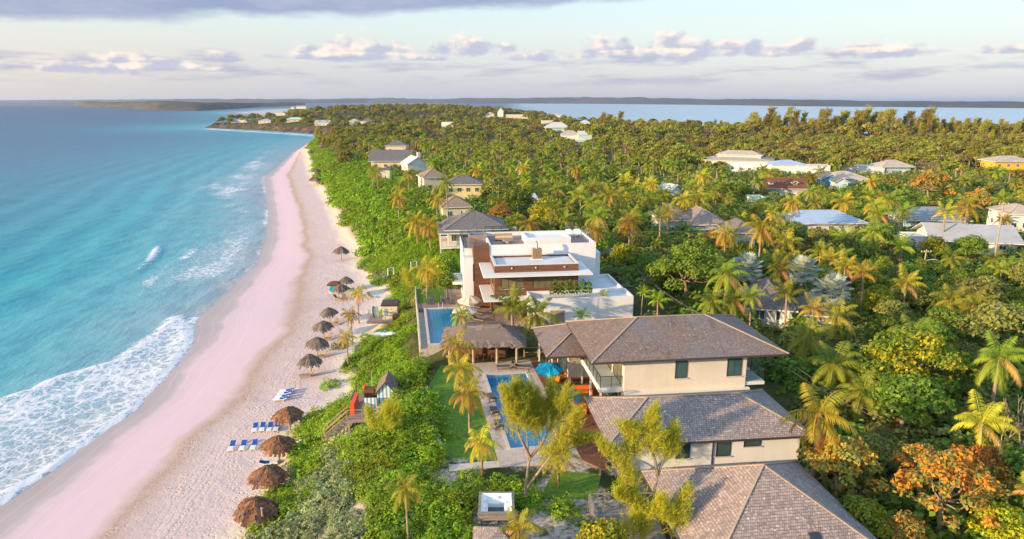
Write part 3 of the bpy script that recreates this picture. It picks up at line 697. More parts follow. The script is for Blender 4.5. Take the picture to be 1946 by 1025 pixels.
mb.box(1.45,1.6,3.98,2.2,1.82,5.25); mb.box(4.98,1.6,3.98,6.08,1.82,5.25); mb.box(10.5,1.6,3.98,11.65,1.82,5.25)
mb.box(1.45,1.82,3.1,1.67,7.2,3.9); mb.box(1.45,1.82,5.3,1.67,7.2,5.8); mb.box(1.45,1.82,3.9,1.67,2.6,5.3); mb.box(1.45,4.6,3.9,1.67,7.2,5.3)
mb.box(11.43,1.82,3.1,11.65,7.2,5.8)
shell(mb, 1.45,1.6,6.0,11.65,7.2,6.85,.16)
cl = mb.build('teak_cladding', M['wood'], mo)
mb = MB(); shell(mb, 1.41,1.56,6.852,11.69,7.19,6.95,.3); mb.box(1.62,1.78,6.0,11.48,7.1,6.62); mb.build('flat_roof', M['membrane'], mo)
MB().box(0,0,5.80,13.06,7.19,6.0).build('canopy', M['white'], mo); MB().box(0,0,2.86,5.3,7.19,3.08).build('canopy', M['white'], mo)
MB().box(1.7,6.0,3.2,11.4,6.9,5.78).box(5.0,3.5,3.1,5.2,6,5.7).build('interior', M['room'], mo)
window(mo, 2.2, 1.66, 3.98, 2.78, 1.27, frame='fascia', glassm='gold_glass', bars=3, ft=.05); window(mo, 6.08, 1.66, 3.4, 4.42, 1.85, frame='fascia', glassm='gold_glass', bars=6, ft=.05)
window(mo, 1.5, 2.6, 3.9, 2.0, 1.4, 'x', glassm='glass')
window(mo, -.78, 7.15, 3.6, .12, 2.2, glassm='glass', name='slot_window')
for x in (3.5, 6.4, 9.9): MB().box(x-.07,1.47,6.46,x+.07,1.59,6.6).build('wall_lamp', M['white'], mo)
# rooftop stair box with sunken roof
mb = MB(); shell(mb, 6.3,8.9,7.66,12.2,13.2,8.68,.28); mb.box(6.58,9.18,7.66,11.92,12.92,8.35); mb.build('rooftop_box', M['render'], mo)
# chimney-like screened vent on the flat roof
ch = MB(); ch.box(6.5,5.2,6.62,7.9,6.2,6.72, 1)
for k in range(12): ch.box(6.6+k*.1,5.3,6.72,6.66+k*.1,5.36,8.0); ch.box(6.6+k*.1,6.04,6.72,6.66+k*.1,6.1,8.0)
ch.box(6.62,5.38,6.72,7.78,6.02,7.95); chm = ch.build('roof_vent', [M['post'], M['white']], mo)
MB().tube([(7.2,5.7,7.9),(7.2,5.7,8.6),(7.0,5.7,8.95)], .13, 8).build('flue', M['greywall'], chm)
# front annex with roof terrace
mb = MB(); mb.box(7.0,-2.0,-.4,17.55,1.55,3.2); mb.box(5.35,-1.0,-.4,7.0,1.55,3.2); mb.box(11.7,1.55,-.4,17.35,8.7,3.2); mb.box(5.35,-2.0,2.55,7.0,-1.0,3.2); mb.box(5.35,-2.0,-.4,5.6,-1.75,2.55)
shell(mb, 5.35,-2.0,3.2,17.55,1.55,3.62,.22); shell(mb, 11.7,1.56,3.2,17.35,8.7,3.62,.22)
mb.build('annex_wall', M['render'], mo)
MB().box(5.6,-1.76,3.2,17.3,1.3,3.26).box(11.95,1.8,3.2,17.1,8.45,3.26).build('terrace_floor', M['membrane'], mo)
MB().box(7.5,-1.72,3.26,12.6,-1.1,3.55).build('planter', M['greywall'], mo)
mb = MB(); mb.box(7.6,-2.03,.1,9.3,-1.995,2.2); mb.build('carport_opening', M['room'], mo)
MB().box(16.2,-2.04,.5,16.8,-2.0,1.0).build('meter_box', M['paleblue'], mo)
# ground floor glazing and posts under the lower canopy
window(mo, 1.4, 5.2, .05, 3.8, 2.7, frame='dark', glassm='gold_glass', bars=4, name='patio_door')
for x, y in ((1.3,1.2),(4.8,1.2)): MB().beam((x,y,-.3),(x,y,2.85),.18).build('canopy_post', M['wood'], mo)
for x0_, y0_, x1_ in ((1.345,5.3,1.6),(5.1,1.56,5.34)): MB().box(x0_,y0_,-.4,x1_,7.2,2.85).build('ground_floor_wall', M['wood'], mo)
# side balcony
MB().box(-3.3,9.6,2.55,-1.96,14.6,2.85).build('balcony_slab', M['white'], mo); rail(mo, [(-2.0,9.7,2.85),(-3.2,9.7,2.85),(-3.2,14.5,2.85)])
rail(mo, [(-1.87,16.0,7.7),(-1.87,9.2,7.7),(-1.87,7.3,6.7)], .75); rail(mo, [(-1.8,16.1,7.52),(1.4,16.1,7.52)], 1.1); rail(mo, [(1.5,16.08,8.2),(6.2,16.08,8.2)], .8); rail(mo, [(12.4,16.08,8.2),(15.0,16.08,8.2),(15.04,9,8.2)], .7)
def mop(x, y, z): 
    p = Vector((-3.32,77.2,8)); return (p.x+x*math.cos(R7)-y*math.sin(R7), p.y+x*math.sin(R7)+y*math.cos(R7), p.z+z)
# rooftop things
ht = thing('hot_tub', 'square blue hot tub in a pale surround on the modern villa roof deck', 'hot tub', mop(-.9,12.2,7.56), R7)
mb = MB(); shell(mb, 0,0,0,2.4,2.2,.95,.25); mb.build('surround', M['deckgrey'], ht); MB().box(.26,.26,.5,2.14,1.94,.8).build('water', M['pool'], ht)
def bank(name, label, x, y, z, w, d):
    t = thing(name, label, 'seating', mop(x, y, z), R7); MB().box(0,0,.12,w,d,.42).build('base', M['post'], t); MB().box(.03,.03,.421,w-.03,d-.16,.56).build('cushion', M['beige'], t)
    MB().box(0,d-.14,.422,w,d,.85).build('backrest', M['post'], t)
bank('outdoor_sofa', 'tan sofa beside the rooftop stair box of the modern villa', 2.6, 12.5, 7.66, 2.4, .9)
t = thing('fire_table', 'round tan table between the rooftop sofa and the white stair box', 'table', mop(4.2,11.0,7.66), R7); MB().lathe([(.0,.42),(.8,.42),(.8,.34),(.0,.34)], 14).build('top', M['stone'], t); MB().lathe([(.35,0),(.3,.34)], 10).build('base', M['stone'], t)
for k in range(2):
    t = thing('roof_chair', ['white lounge chair on the roof, next to the stair box', 'white lounge chair at the outer roof edge'][k], 'chair', mop(12.6+k*1.2,13.6,7.66), R7)
    MB().box(0,0,.3,.8,.75,.42).build('seat', M['plastic'], t); MB().beam((.4,.72,.42),(.4,.95,1.0),.78,.07).build('backrest', M['plastic'], t)
    for lx, ly in ((.05,.05),(.75,.05),(.05,.7),(.75,.7)): MB().beam((lx,ly,0),(lx,ly,.3),.05).build('leg', M['plastic'], t)

# ------------------------------------------------------------------ thatched roofs
def thatch_skirt(ring, tip, layers, strips, rng, drop=.5, zj=.1):
    """courses of palm-leaf strips from an eave outline towards a ridge; ring(f, t) -> point at height fraction t"""
    V, Fq, lv = [], [], []
    for L in range(layers):
        t0 = L/layers; n = max(10, int(strips*(1-t0*.75)))
        for k in range(n):
            f = (k+rng.random()*.8)/n; w = .6/n
            a = Vector(ring(f-w, min(1, t0+1.5/layers))); b = Vector(ring(f+w, min(1, t0+1.5/layers)))
            c = Vector(ring(f+w*1.1, t0)); d = Vector(ring(f-w*1.1, t0)); e = drop*rng.random()*(1 if L == 0 else .4)/layers*3
            out = ((c+d)/2-(a+b)/2).normalized()*e+Vector((0,0,rng.uniform(-zj,zj)*.6+.035*L*0))
            if L == 0: out += Vector((0,0,-e*.7))
            lift = Vector((0,0,.05*rng.random()+.015)); i = len(V); V += [a+lift, b+lift, c+out+lift, d+out+lift]; Fq.append((i+3,i+2,i+1,i)); lv += [rng.random()]*4
    return V, Fq, lv
tk = thing('tiki_bar', 'open bar hut with a shaggy thatched hip roof on log posts between the two pools', 'hut', (-7.2,64.2,8), math.radians(1))
def tring(w, d, run, z, rise):
    def f_(f, t):
        f %= 1; P = [(0,0),(w,0),(w,d),(0,d)]; per = [w,d,w,d]; s = f*2*(w+d)
        for k in range(4):
            if s <= per[k]: break
            s -= per[k]
        (ax, ay), (bx, by) = P[k], P[(k+1) % 4]; q = s/per[k]; x = ax+(bx-ax)*q; y = ay+(by-ay)*q
        rx = min(max(x, run), w-run); ry = d/2
        tt = t; return (x+(rx-x)*tt, y+(ry-y)*tt, z+rise*tt+.25*math.sin(tt*math.pi)*-.6)
    return f_
rng = random.Random(3); rg = tring(8.6, 6.2, 2.6, 2.1, 1.45)
V, Fq, lv = thatch_skirt(rg, None, 9, 120, rng, .45)
base = [rg(k/60, 0) for k in range(60)]; up = [rg(k/60, 1) for k in range(60)]; i0 = len(V); V += [(x,y,z-.06) for x,y,z in base]+[(x,y,z-.04) for x,y,z in up]
Fq += [(i0+k, i0+(k+1) % 60, i0+60+(k+1) % 60, i0+60+k) for k in range(60)]; lv += [.3]*120
link('thatched_roof', np_mesh('thatched_roof', V, Fq, M['thatch_pale'], {'lv': lv}), tk)
mb = MB()
for k in range(9): x = 2.5+k*.45; mb.beam((x,3.1,3.53+.05*(k % 2)),(x+.5,3.1,3.56),.42,.14)
mb.build('ridge_thatch', M['thatch_grey'], tk)
for x, y in ((.9,.8),(3.3,.8),(5.7,.8),(7.7,.8),(.9,5.4),(4.2,5.4),(7.7,5.4)): MB().tube([(x,y,-.3),(x,y,2.35)], [.15,.12], 8, cap=False).build('post', M['pole'], tk)
MB().box(1.6,2.6,0,6.8,3.2,1.0).build('bar_counter', M['wood'], tk); MB().box(1.4,2.4,1.002,7.0,3.4,1.07).build('counter_top', M['deck'], tk)
MB().box(1.2,5.2,0,7.4,5.35,2.1).build('back_wall', M['post'], tk)
for k in range(6):
    t = thing('bar_stool', 'wooden bar stool at the thatched bar counter', 'stool', (-6.2+k*.85, 65.9+.02*k, 8), 0, 'stools at the bar')
    MB().lathe([(0,.72),(.18,.72),(.18,.66),(0,.66)], 10).build('seat', M['deck'], t)
    for lx, ly in ((-.12,-.12),(.12,-.12),(-.12,.12),(.12,.12)): MB().beam((lx*1.3,ly*1.3,0),(lx,ly,.66),.035).build('leg', M['wood'], t)

def palapa_mesh(seed, rad, h0, rise, mats):
    rng = random.Random(seed)
    def ring(f, t):
        a = f*2*math.pi; wob = 1+.06*math.sin(a*3+seed)+.05*math.sin(a*7+seed*2); r = rad*(1-t)*wob+.04
        return (r*math.cos(a), r*math.sin(a), h0+rise*(t**.85)+.05*math.sin(a*5+seed)*(1-t))
    V, Fq, lv = thatch_skirt(ring, None, 6, 56, rng, .55, .16)
    i0 = len(V); n = 24; V += [ring(k/n, 0) for k in range(n)]+[(x,y,z-.03) for x,y,z in [ring(k/n, .95) for k in range(n)]]
    Fq += [(i0+k, i0+(k+1) % n, i0+n+(k+1) % n, i0+n+k) for k in range(n)]; lv += [.3]*(2*n)
    return np_mesh('thatch', V, Fq, mats, {'lv': lv})
PALM_U = [  # base pixel, canopy scale, colour, label
 (488,1006,1.02,'r','largest palapa, red-brown and grey thatch, nearest the bottom of the beach'),
 (512,938,.98,'r','second palapa up from the bottom of the beach, beside a single blue lounger'),
 (531,878,.98,'r','third palapa from the bottom, ragged red thatch, right of three blue loungers'),
 (551,817,.95,'r','fourth palapa from the bottom, right of the row of four blue loungers by the dune'),
 (591,713,.98,'g','dark grey palapa, lowest of the middle four on the sand'),
 (604,678,.98,'g','dark grey palapa just above the lowest of the middle four'),
 (616,643,.95,'g','grey palapa second from the top of the middle four'),
 (627,615,.92,'g','topmost of the four evenly spaced grey palapas, beside a leaning palm'),
 (650,568,.95,'g','grey palapa in front of the kiosk with the blue disc'),
 (659,552,.9,'g','grey palapa half hidden behind the blue disc kiosk'),
 (649,495,1.1,'g','lone dark palapa between the kiosk and the far beach'),
 (603,354,1.25,'g','far palapa, right one of a close pair at the dune foot'),
 (597,352,1.2,'r','far palapa, left one of a close pair at the dune foot'),
 (603,336,1.25,'g','far lone palapa just beyond the close pair'),
 (592,299,1.4,'g','tiny far palapa on the open sand'),
 (613,286,1.4,'g','farthest tiny palapa where the beach narrows')]
pal_r = [palapa_mesh(s, 1.62, 1.75, 1.0, M['thatch_red']) for s in (1,2,3)]; pal_g = [palapa_mesh(s, 1.55, 1.8, 1.05, M['thatch_grey']) for s in (4,5)]
polem = MB().tube([(0,0,-.4),(.02,0,1.3),(0,0,2.72)], [.11,.10,.07], 8).mesh('pole', M['pole'])
for k, (u, v, s, kind, lab) in enumerate(PALM_U):
    x, y, zz = gp(u, v); s *= .92; t = thing('palapa', lab, 'beach umbrella', (x, y, zz), k*1.7, 'thatched palapas along the beach', (s,s,s*1.05))
    th = link('thatch', (pal_r if kind == 'r' else pal_g)[k % (3 if kind == 'r' else 2)], t); th.rotation_euler = (.04*math.sin(k*3), .05*math.cos(k*2), 0); link('pole', polem, t)
x, y, zz = gp(502, 1015); t = thing('leaning_post', 'green-brown timber post in front of the lowest palapa', 'post', (x,y,zz)); MB().tube([(0,0,-.3),(.05,-.1,2.2)], [.09,.08], 8).build('shaft', M['pole'], t)
MB().lathe([(.1,2.15),(.1,2.2),(.0,2.22)], 8).build('cap', M['greywall'], t)
# kiosk with a blue disc beside the palapas
x, y, zz = gp(636, 556); t = thing('beach_kiosk', 'small red-roofed beach kiosk with a round blue panel', 'kiosk', (x,y,zz), .1)
MB().box(-.8,-.6,-.2,.8,.6,1.5).build('wall', M['cream'], t); mb = MB(); hip(mb,-1.1,-.9,1.1,.9,1.6,.5); mb.build('roof', [M['brownroof'], M['fascia']], t)
mb = MB(); mb.tube([(-.2,-.64,.75),(-.2,-.61,.75)], .58, 16); mb.build('disc', M['cyan'], t)

# ------------------------------------------------------------------ beach loungers
lg = thing('beach_lounger', 'x', 'sun lounger', (0,0,0), 0, 'blue beach loungers')
mb = MB()
for yy in (-.28, .28): mb.beam((-.95,yy,.28),(.35,yy,.28),.07,.09); mb.beam((.35,yy,.28),(.95,yy,.50),.07,.09)
for k in range(9): mb.beam((-.9+k*.14,-.28,.29),(-.9+k*.14,.28,.29),.07,.03)
mb.build('frame', M['plastic'], lg)
for lx, ly in ((-.75,-.26),(-.75,.26),(.45,-.26),(.45,.26)): MB().beam((lx*1.05,ly,-.05),(lx,ly,.26),.06).build('leg', M['plastic'], lg)
mb = MB(); mb.beam((-.05,0,.35),(.36,0,.35),.54,.07); mb.beam((.36,0,.36),(.92,0,.56),.54,.07); mb.build('cushion', M['bluecush'], lg)
mb = MB(); mb.beam((-.92,0,.34),(-.06,0,.34),.5,.05); mb.build('leg_rest', M['plastic'], lg)
LOUNGE = [(441,853,-.2,'leftmost of the three blue and white loungers nearest the waterline'),(462,852,-.2,'middle one of the three blue and white loungers in the lower row'),(483,851,-.2,'rightmost of the three blue and white loungers beside the third palapa'),
 (485,818,-.2,'leftmost of the four loungers left of the fourth palapa'),(499,817,-.2,'second from left of the four loungers left of the fourth palapa'),(513,817,-.2,'third from left of the four loungers left of the fourth palapa'),(526,816,-.2,'rightmost of the four loungers, touching the fourth palapa'),
 (533,762,1.2,'lowest of the four loungers stacked up the beach by the shrub'),(537,757,1.2,'second lounger from below in the upper stack of four'),(541,751,1.2,'third lounger from below in the upper stack of four'),(545,746,1.2,'topmost lounger of the upper stack of four'),
 (511,884,.1,'single blue lounger between the second and third palapas')]
for k, (u, v, rz, lab) in enumerate(LOUNGE):
    x, y, zz = gp(u, v); ang = 1.75 if rz < 0 else (.05 if rz > 1 else -2.9)
    if k == 0: lg.location = (x,y,zz); lg.scale = (.84,)*3; lg.rotation_euler = (0,0,ang); lg['label'] = lab
    else: dup(lg, (x,y,zz), ang+.04*math.sin(k*5), .84, lab)
wl = thing('wooden_lounger', 'x', 'sun lounger', (0,0,0), 0, 'wooden loungers under palapas')
mb = MB(); mb.beam((-.9,-.25,.3),(.4,-.25,.3),.07,.07); mb.beam((-.9,.25,.3),(.4,.25,.3),.07,.07)
for k in range(8): mb.beam((-.85+k*.17,-.28,.34),(-.85+k*.17,.28,.34),.1,.03)
mb.build('seat', M['post'], wl); mb = MB(); mb.beam((.4,0,.36),(.85,0,.8),.55,.06); mb.build('backrest', M['post'], wl)
for lx, ly in ((-.75,-.23),(-.75,.23),(.35,-.23),(.35,.23)): MB().beam((lx,ly,-.05),(lx,ly,.28),.06).build('leg', M['post'], wl)
for k, (u, v, lab) in enumerate([(584,717,'wooden lounger under the lowest of the middle palapas'),(610,680,'wooden lounger beside the second of the middle palapas'),(622,646,'wooden lounger under the third middle palapa'),(637,617,'wooden lounger by the topmost middle palapa'),(655,570,'wooden lounger below the kiosk palapas'),(704,566,'pair-side lounger of pale yellow wood at the dune foot'),(642,570,'wooden lounger left of the kiosk palapa pole')]):
    x, y, zz = gp(u, v)
    if k == 0: wl.location = (x,y,zz); wl.rotation_euler = (0,0,.2); wl['label'] = lab
    else: dup(wl, (x,y,zz), .2+k*.4, 1.0, lab)

# ------------------------------------------------------------------ pools, terraces, lawns
def sheet(name, pts, z0, z1, m, label=None, cat=None, kind=None):
    o = MB().prism(pts, z0, z1).build(name, m); tag(o, label, cat, None, kind); return o
def rect(x0, y0, x1, y1): return [(x0,y0),(x1,y0),(x1,y1),(x0,y1)]
RP = math.radians(9.5)
def tp(x, y): return (-2.55+x*math.cos(RP)-y*math.sin(RP), 62.15+x*math.sin(RP)+y*math.cos(RP))   # the lap pool's own axes
def trect(x0, y0, x1, y1): return [tp(x0,y0),tp(x1,y0),tp(x1,y1),tp(x0,y1)]
PW, PLN = 3.95, 14.8
for r_ in (trect(-1.2,-PLN-2.6,PW+1.0,-PLN-.25), trect(-1.2,.25,PW+1.0,3.1), trect(-1.2,-PLN-.25,-.25,.25), trect(PW+.25,-PLN-.25,PW+1.0,.25)):
    sheet('pool_terrace', r_, 6.9, 8.06, M['tile'], kind='structure')
sheet('terrace_path', trect(-4.9,-17.3,-1.21,-16.4), 7.4, 8.05, M['concrete'], kind='structure')
pl = thing('lap_pool', 'long narrow blue lap pool beside the villa deck', 'swimming pool', (*tp(0,0),8), RP)
mb = MB(); shell(mb, -.25,-PLN-.25,-.9,PW+.25,.25,.09,.25); mb.build('coping', M['concrete'], pl); MB().box(0,-PLN,-.9,PW,0,-.12).build('water', M['pool'], pl)
sheet('villa_deck', [tp(PW+1.01,-PLN-2.6),(6.9,44.2),(7.6,51.2),(8.4,65.8),tp(PW+1.01,3.1)], 7.0, 8.07, M['deck'], kind='structure')
sheet('villa_lawn', [(-7.9,58.9),(-6.2,51),(-4.85,46.2),tp(-1.21,-16.3),tp(-1.21,3.0),(-7.2,64.5)], 7.5, 8.03, M['lawn'], kind='structure')
sheet('garden_lawn', [(1.9,40.8),(5.6,40.8),(6.4,43.9),(3.0,44.4)], 7.5, 8.02, M['lawn'], kind='structure')
mb = MB(); L = [(-8.0,59.2),(-7.2,55),(-6.3,51.2),(-5.5,47.8),(-4.95,45.2)]
for (ax, ay), (bx, by) in zip(L, L[1:]): mb.beam((ax,ay,7.95),(bx,by,7.95),.25,.4)
tag(mb.build('garden_kerb', M['concrete']), 'low white stone kerb along the dune side of the villa lawn', 'kerb')
p2 = thing('infinity_pool', 'turquoise infinity pool with glass edge on the dune side of the modern villa', 'swimming pool', (-11.35,83.9,8), math.radians(9))
mb = MB(); shell(mb, 0,-13.6,-3.0,4.5,0,.08,.3); mb.build('coping', M['concrete'], p2); MB().box(.3,-13.3,-.6,4.2,-.3,-.05).build('water', M['pool'], p2)
mb = MB(); mb.box(-.9,-13.6,-3,-.72,10.6,.2); mb.box(-.72,-13.6,-3,-.02,.3,-.45); mb.build('overflow_wall', M['concrete'], p2)
rail(p2, [(-.8,-.5,.2),(-.8,10.5,.2)], 1.0, posts=2.5); MB().beam((1.9,-.5,0),(1.9,-.5,.9),.05).beam((2.4,-.5,0),(2.4,-.5,.9),.05).build('ladder', M['white'], p2)
def loc9(x, y): a = math.radians(9); return (-11.35+x*math.cos(a)-y*math.sin(a), 83.9+x*math.sin(a)+y*math.cos(a))
sheet('sea_lawn', [loc9(-.7,2.4),loc9(3.0,2.4),loc9(3.4,9.6),loc9(-.7,9.6)], 7.3, 8.02, M['lawn'], kind='structure')
sheet('pool_deck', [loc9(-.7,.02),loc9(4.6,.02),loc9(4.55,-13.6),mop(2.0,-2.4,0)[:2],mop(5.2,-2.4,0)[:2],mop(5.2,7,0)[:2],mop(-.72,7.1,0)[:2],mop(-1.96,9.2,0)[:2],mop(-1.96,16,0)[:2],loc9(3.05,9.6),loc9(3.05,2.38),loc9(-.7,2.38)], 7.4, 8.05, M['deckgrey'], kind='structure')
# canvas umbrellas
def canvas(name, lab, x, y, z, r, h, cm, tilt=0, ang=0, n=8):
    t = thing(name, lab, 'parasol', (x,y,z), ang); mb = MB()
    for k in range(n):
        a0, a1 = 2*math.pi*k/n, 2*math.pi*(k+1)/n; am = (a0+a1)/2
        A = (r*math.cos(a0), r*math.sin(a0), h); B = (r*math.cos(a1), r*math.sin(a1), h); Mi = (r*.93*math.cos(am), r*.93*math.sin(am), h-.06); T = (0,0,h+.62)
        a2 = (A[0]*.5,A[1]*.5,h+.36); b2 = (B[0]*.5,B[1]*.5,h+.36); m2 = (Mi[0]*.5,Mi[1]*.5,h+.30)
        mb.quad(A, Mi, m2, a2); mb.quad(Mi, B, b2, m2); mb.quad(a2, m2, T); mb.quad(m2, b2, T)
        mb.quad(A, (A[0],A[1],h-.16), (Mi[0],Mi[1],h-.22), Mi); mb.quad(Mi, (Mi[0],Mi[1],h-.22), (B[0],B[1],h-.16), B)
    c = mb.build('canopy', M[cm], t); c.rotation_euler = (tilt, 0, 0)
    MB().tube([(0,0,0),(0,0,h+.7)], .035, 6).build('pole', M['white'], t); MB().lathe([(.0,.1),(.3,.1),(.32,0)], 10).build('base', M['greywall'], t)
x, y = at(1043, 739, 8)[:2]; canvas('parasol', 'turquoise parasol at the far end of the lap pool, by the villa deck', x, y, 8.06, 1.25, 2.1, 'cyan', .15)
x, y = at(1074, 797, 8)[:2]; canvas('parasol', 'turquoise parasol between the feathery tree and the grey roof', x, y, 8.06, 1.3, 2.1, 'cyan', .12)
x, y = at(893, 604, 8)[:2]; canvas('parasol', 'beige parasol against the teak tower of the modern villa', x, y, 8.06, 1.5, 2.2, 'beige')
x, y = at(884, 626, 8)[:2]; canvas('parasol', 'beige parasol in front of the other, beside the infinity pool', x, y, 8.06, 1.5, 2.2, 'beige', ang=.3)
# pool chaise longues
cs = thing('pool_chaise', 'x', 'sun lounger', (0,0,0), 0, 'sling chaises round the pools')
mb = MB(); mb.beam((-.95,0,.3),(.35,0,.3),.62,.04); mb.beam((.35,0,.3),(.95,0,.72),.62,.04); mb.build('sling', M['greycush'], cs)
mb = MB()
for yy in (-.33,.33): mb.beam((-.98,yy,.28),(.37,yy,.28),.05,.05); mb.beam((.37,yy,.28),(.98,yy,.72),.05,.05)
mb.build('frame', M['post'], cs)
for lx, ly in ((-.8,-.3),(-.8,.3),(.4,-.3),(.4,.3)): MB().beam((lx,ly,0),(lx,ly,.27),.05).build('leg', M['dark'], cs)
CH = [(935,762,8,-1.4,'dark chaise on the left rim of the lap pool, farthest of three'),(940,789,8,-1.4,'dark chaise on the left rim of the lap pool, middle of three'),(948,815,8,-1.4,'dark chaise on the left rim of the lap pool, nearest of three'),
 (962,702,8,.1,'dark chaise at the far end of the lap pool, left'),(990,702,8,3.0,'dark chaise at the far end of the lap pool, right'),
 (820,576,8,1.6,'grey chaise at the infinity pool end, nearest the sea'),(842,576,8,1.6,'grey chaise at the infinity pool end, middle of three'),(861,576,8,1.6,'grey chaise at the infinity pool end, under the beige parasol'),
 (902,586,8,2.6,'chaise with pale slats beside the teak tower, farthest'),(906,598,8,2.6,'chaise on the deck under the beige parasols, middle of the row'),(908,611,8,2.6,'chaise on the deck beside the infinity pool, nearest of the row')]
for k, (u, v, zz, ang, lab) in enumerate(CH):
    x, y = at(u, v, zz)
    if k == 0: cs.location = (x,y,zz+.06); cs.rotation_euler = (0,0,ang); cs['label'] = lab
    else: dup(cs, (x,y,zz+.06), ang, 1.0, lab)
def sofa(lab, u, v, w, rz):
    x, y = at(u, v, 8); t = thing('outdoor_sofa', lab, 'sofa', (x,y,8.07), rz)
    MB().box(-w/2,-.42,.1,w/2,.42,.34).build('base', M['wood'], t); mb = MB(); n = max(1, round(w/.8))
    for k in range(n): mb.box(-w/2+k*w/n+.02,-.4,.341,-w/2+(k+1)*w/n-.02,.26,.48)
    mb.build('seat_cushion', M['orange'], t); MB().box(-w/2,.27,.342,w/2,.42,.78).build('backrest', M['orange'], t)
    MB().box(-w/2-.12,-.42,.1,-w/2-.003,.42,.6).build('arm', M['orange'], t); MB().box(w/2+.003,-.42,.1,w/2+.12,.42,.6).build('arm', M['orange'], t)
sofa('long orange sofa against the cream villa wall', 1107, 725, 2.2, R7); sofa('orange sofa seat near the far turquoise parasol', 1066, 724, 1.0, R7+.6); sofa('orange armchair beside the near turquoise parasol', 1103, 786, .9, R7-.4); sofa('low orange sofa under the villa balcony', 1104, 752, 1.7, R7)

# ------------------------------------------------------------------ huts on the dune
sh = thing('striped_hut', 'beach hut of blue and white stripes with a shingled gable on a red-railed deck', 'hut', (-13.1,58.3,gz(-13.1,58.3)), math.radians(4))
D = 6.7-gz(-13.1,58.3)
MB().box(-1.6,-3.2,D-.22,2.4,2.3,D).build('deck', M['deckgrey'], sh)
MB().box(.75,-.7,D,2.35,1.8,D+1.5).build('wall', M['bluestripe'], sh); mb = MB(); mb.quad((.75,-.7,D+1.5),(2.35,-.7,D+1.5),(1.55,-.7,D+2.4)); mb.quad((2.35,1.8,D+1.5),(.75,1.8,D+1.5),(1.55,1.8,D+2.4)); mb.build('gable_end', M['bluestripe'], sh)
mb = MB(); gable(mb,.6,-.85,2.5,1.95,D+1.45,1.1,'y'); mb.build('roof', [M['shingle'], M['fascia']], sh)
MB().box(-.35,-1.2,D,.74,-1.1,D+1.15).build('striped_screen', M['bluestripe'], sh)
MB().box(-1.55,-2.0,D,-1.15,.6,D+.95).build('red_counter', M['red'], sh)
mb = MB(); mb.box(-.7,1.0,D,.2,1.6,D+1.1); mb.box(-.65,.97,D+.15,.15,.995,D+.5); mb.build('wooden_cabinet', M['wood'], sh); MB().tube([(-.65,1.3,D+1.1),(-.65,1.3,D+1.35)], .18, 8).build('red_bin', M['red'], sh)
rail(sh, [(-1.6,-3.15,D),(2.3,-3.15,D)], .95, 'post', glass_=False); rail(sh, [(-1.58,2.25,D),(-1.58,-1.0,D)], .95, 'dark', glass_=False)
mb = MB()
for k in range(7): mb.box(-1.9-k*.32,-3.1,D-.3-k*.28,-1.6-k*.32,-2.0,D-.2-k*.28)
mb.build('stair', M['deckgrey'], sh)
mb = MB()
for yy in (-3.1,-2.0): mb.beam((-1.6,yy,D+.9),(-3.9,yy,D-1.1),.08); mb.beam((-3.9,yy,D-2.2),(-3.9,yy,D-1.1),.09); mb.beam((-1.6,yy,D+.45),(-3.9,yy,D-1.55),.06)
mb.build('stair_rail', M['post'], sh)
mb = MB(); 
for x, y in ((-1.5,-3.1),(2.3,-3.1),(-1.5,2.2),(.4,-3.1)): mb.beam((x,y,-1.5),(x,y,D-.22),.16)
mb.build('pile', M['post'], sh); MB().beam((-.1,2.2,D),(-.1,2.2,D+2.4),.05).build('mast', M['greywall'], sh)
hx, hy = at(741, 606, 4.2); hh = gz(hx, hy)
hu = thing('surf_hut', 'small white beach hut with a striped surfboard sign and dark roof', 'hut', (hx,hy,hh), math.radians(3)); D = 4.2-hh
MB().box(-3.0,-1.6,D-.2,1.4,1.8,D).build('deck', M['deckgrey'], hu)
MB().box(-.95,-.4,D,1.1,1.5,D+2.0).build('wall', M['cream'], hu); mb = MB(); mb.box(-1.15,-.6,D+2.0,1.3,1.7,D+2.12); mb.beam((.07,-.6,D+2.2),(.07,1.7,D+2.3),2.3,.08); mb.build('roof', [M['fascia']], hu)
mb = MB(); n = 18; el_ = [(-.45+.27*math.cos(2*math.pi*k/n), D+1.15+.52*math.sin(2*math.pi*k/n)) for k in range(n)]
mb.quad(*[(x,-.425,z) for x, z in el_]); so = mb.build('surfboard_sign', M['paleblue'], hu); mb = MB()
for k in range(-2, 3): hgt = .5*math.sqrt(max(.05,1-(k*.1/.27)**2)); mb.box(-.45+k*.1-.015,-.432,D+1.15-hgt,-.45+k*.1+.015,-.428,D+1.15+hgt)
mb.build('stripe', M['dark'], so)
MB().box(.15,-.43,D+1.45,.42,-.41,D+1.5).box(.15,-.43,D+.95,.38,-.41,D+1.0).build('plaque', M['dark'], hu)
MB().box(.55,-1.5,D,1.1,-.6,D+.95).build('wooden_counter', M['wood'], hu)
rail(hu, [(-3.0,1.7,D),(-3.0,-1.55,D)], .9, 'post', glass_=False)
for k, (dx_, cm) in enumerate(((-2.4,'mint'),(-2.7,'greywall'),(-2.9,'dark'))):
    q = MB(); n = 14; q.prism([(.22*math.cos(2*math.pi*j/n)*(1), .85*math.sin(2*math.pi*j/n)) for j in range(n)], 0, .06)
    t = thing('surfboard', ['mint green', 'grey', 'dark'][k]+' surfboard leaning at the surf hut deck', 'surfboard', (hx+dx_+.6, hy+.4, hh+D+.9)); o = q.build('board', M[cm], t); o.rotation_euler = (math.radians(78), 0, .5)
    MB().beam((0,.02,-.5),(0,.18,-.5),.02,.16).build('fin', M['dark'], t)
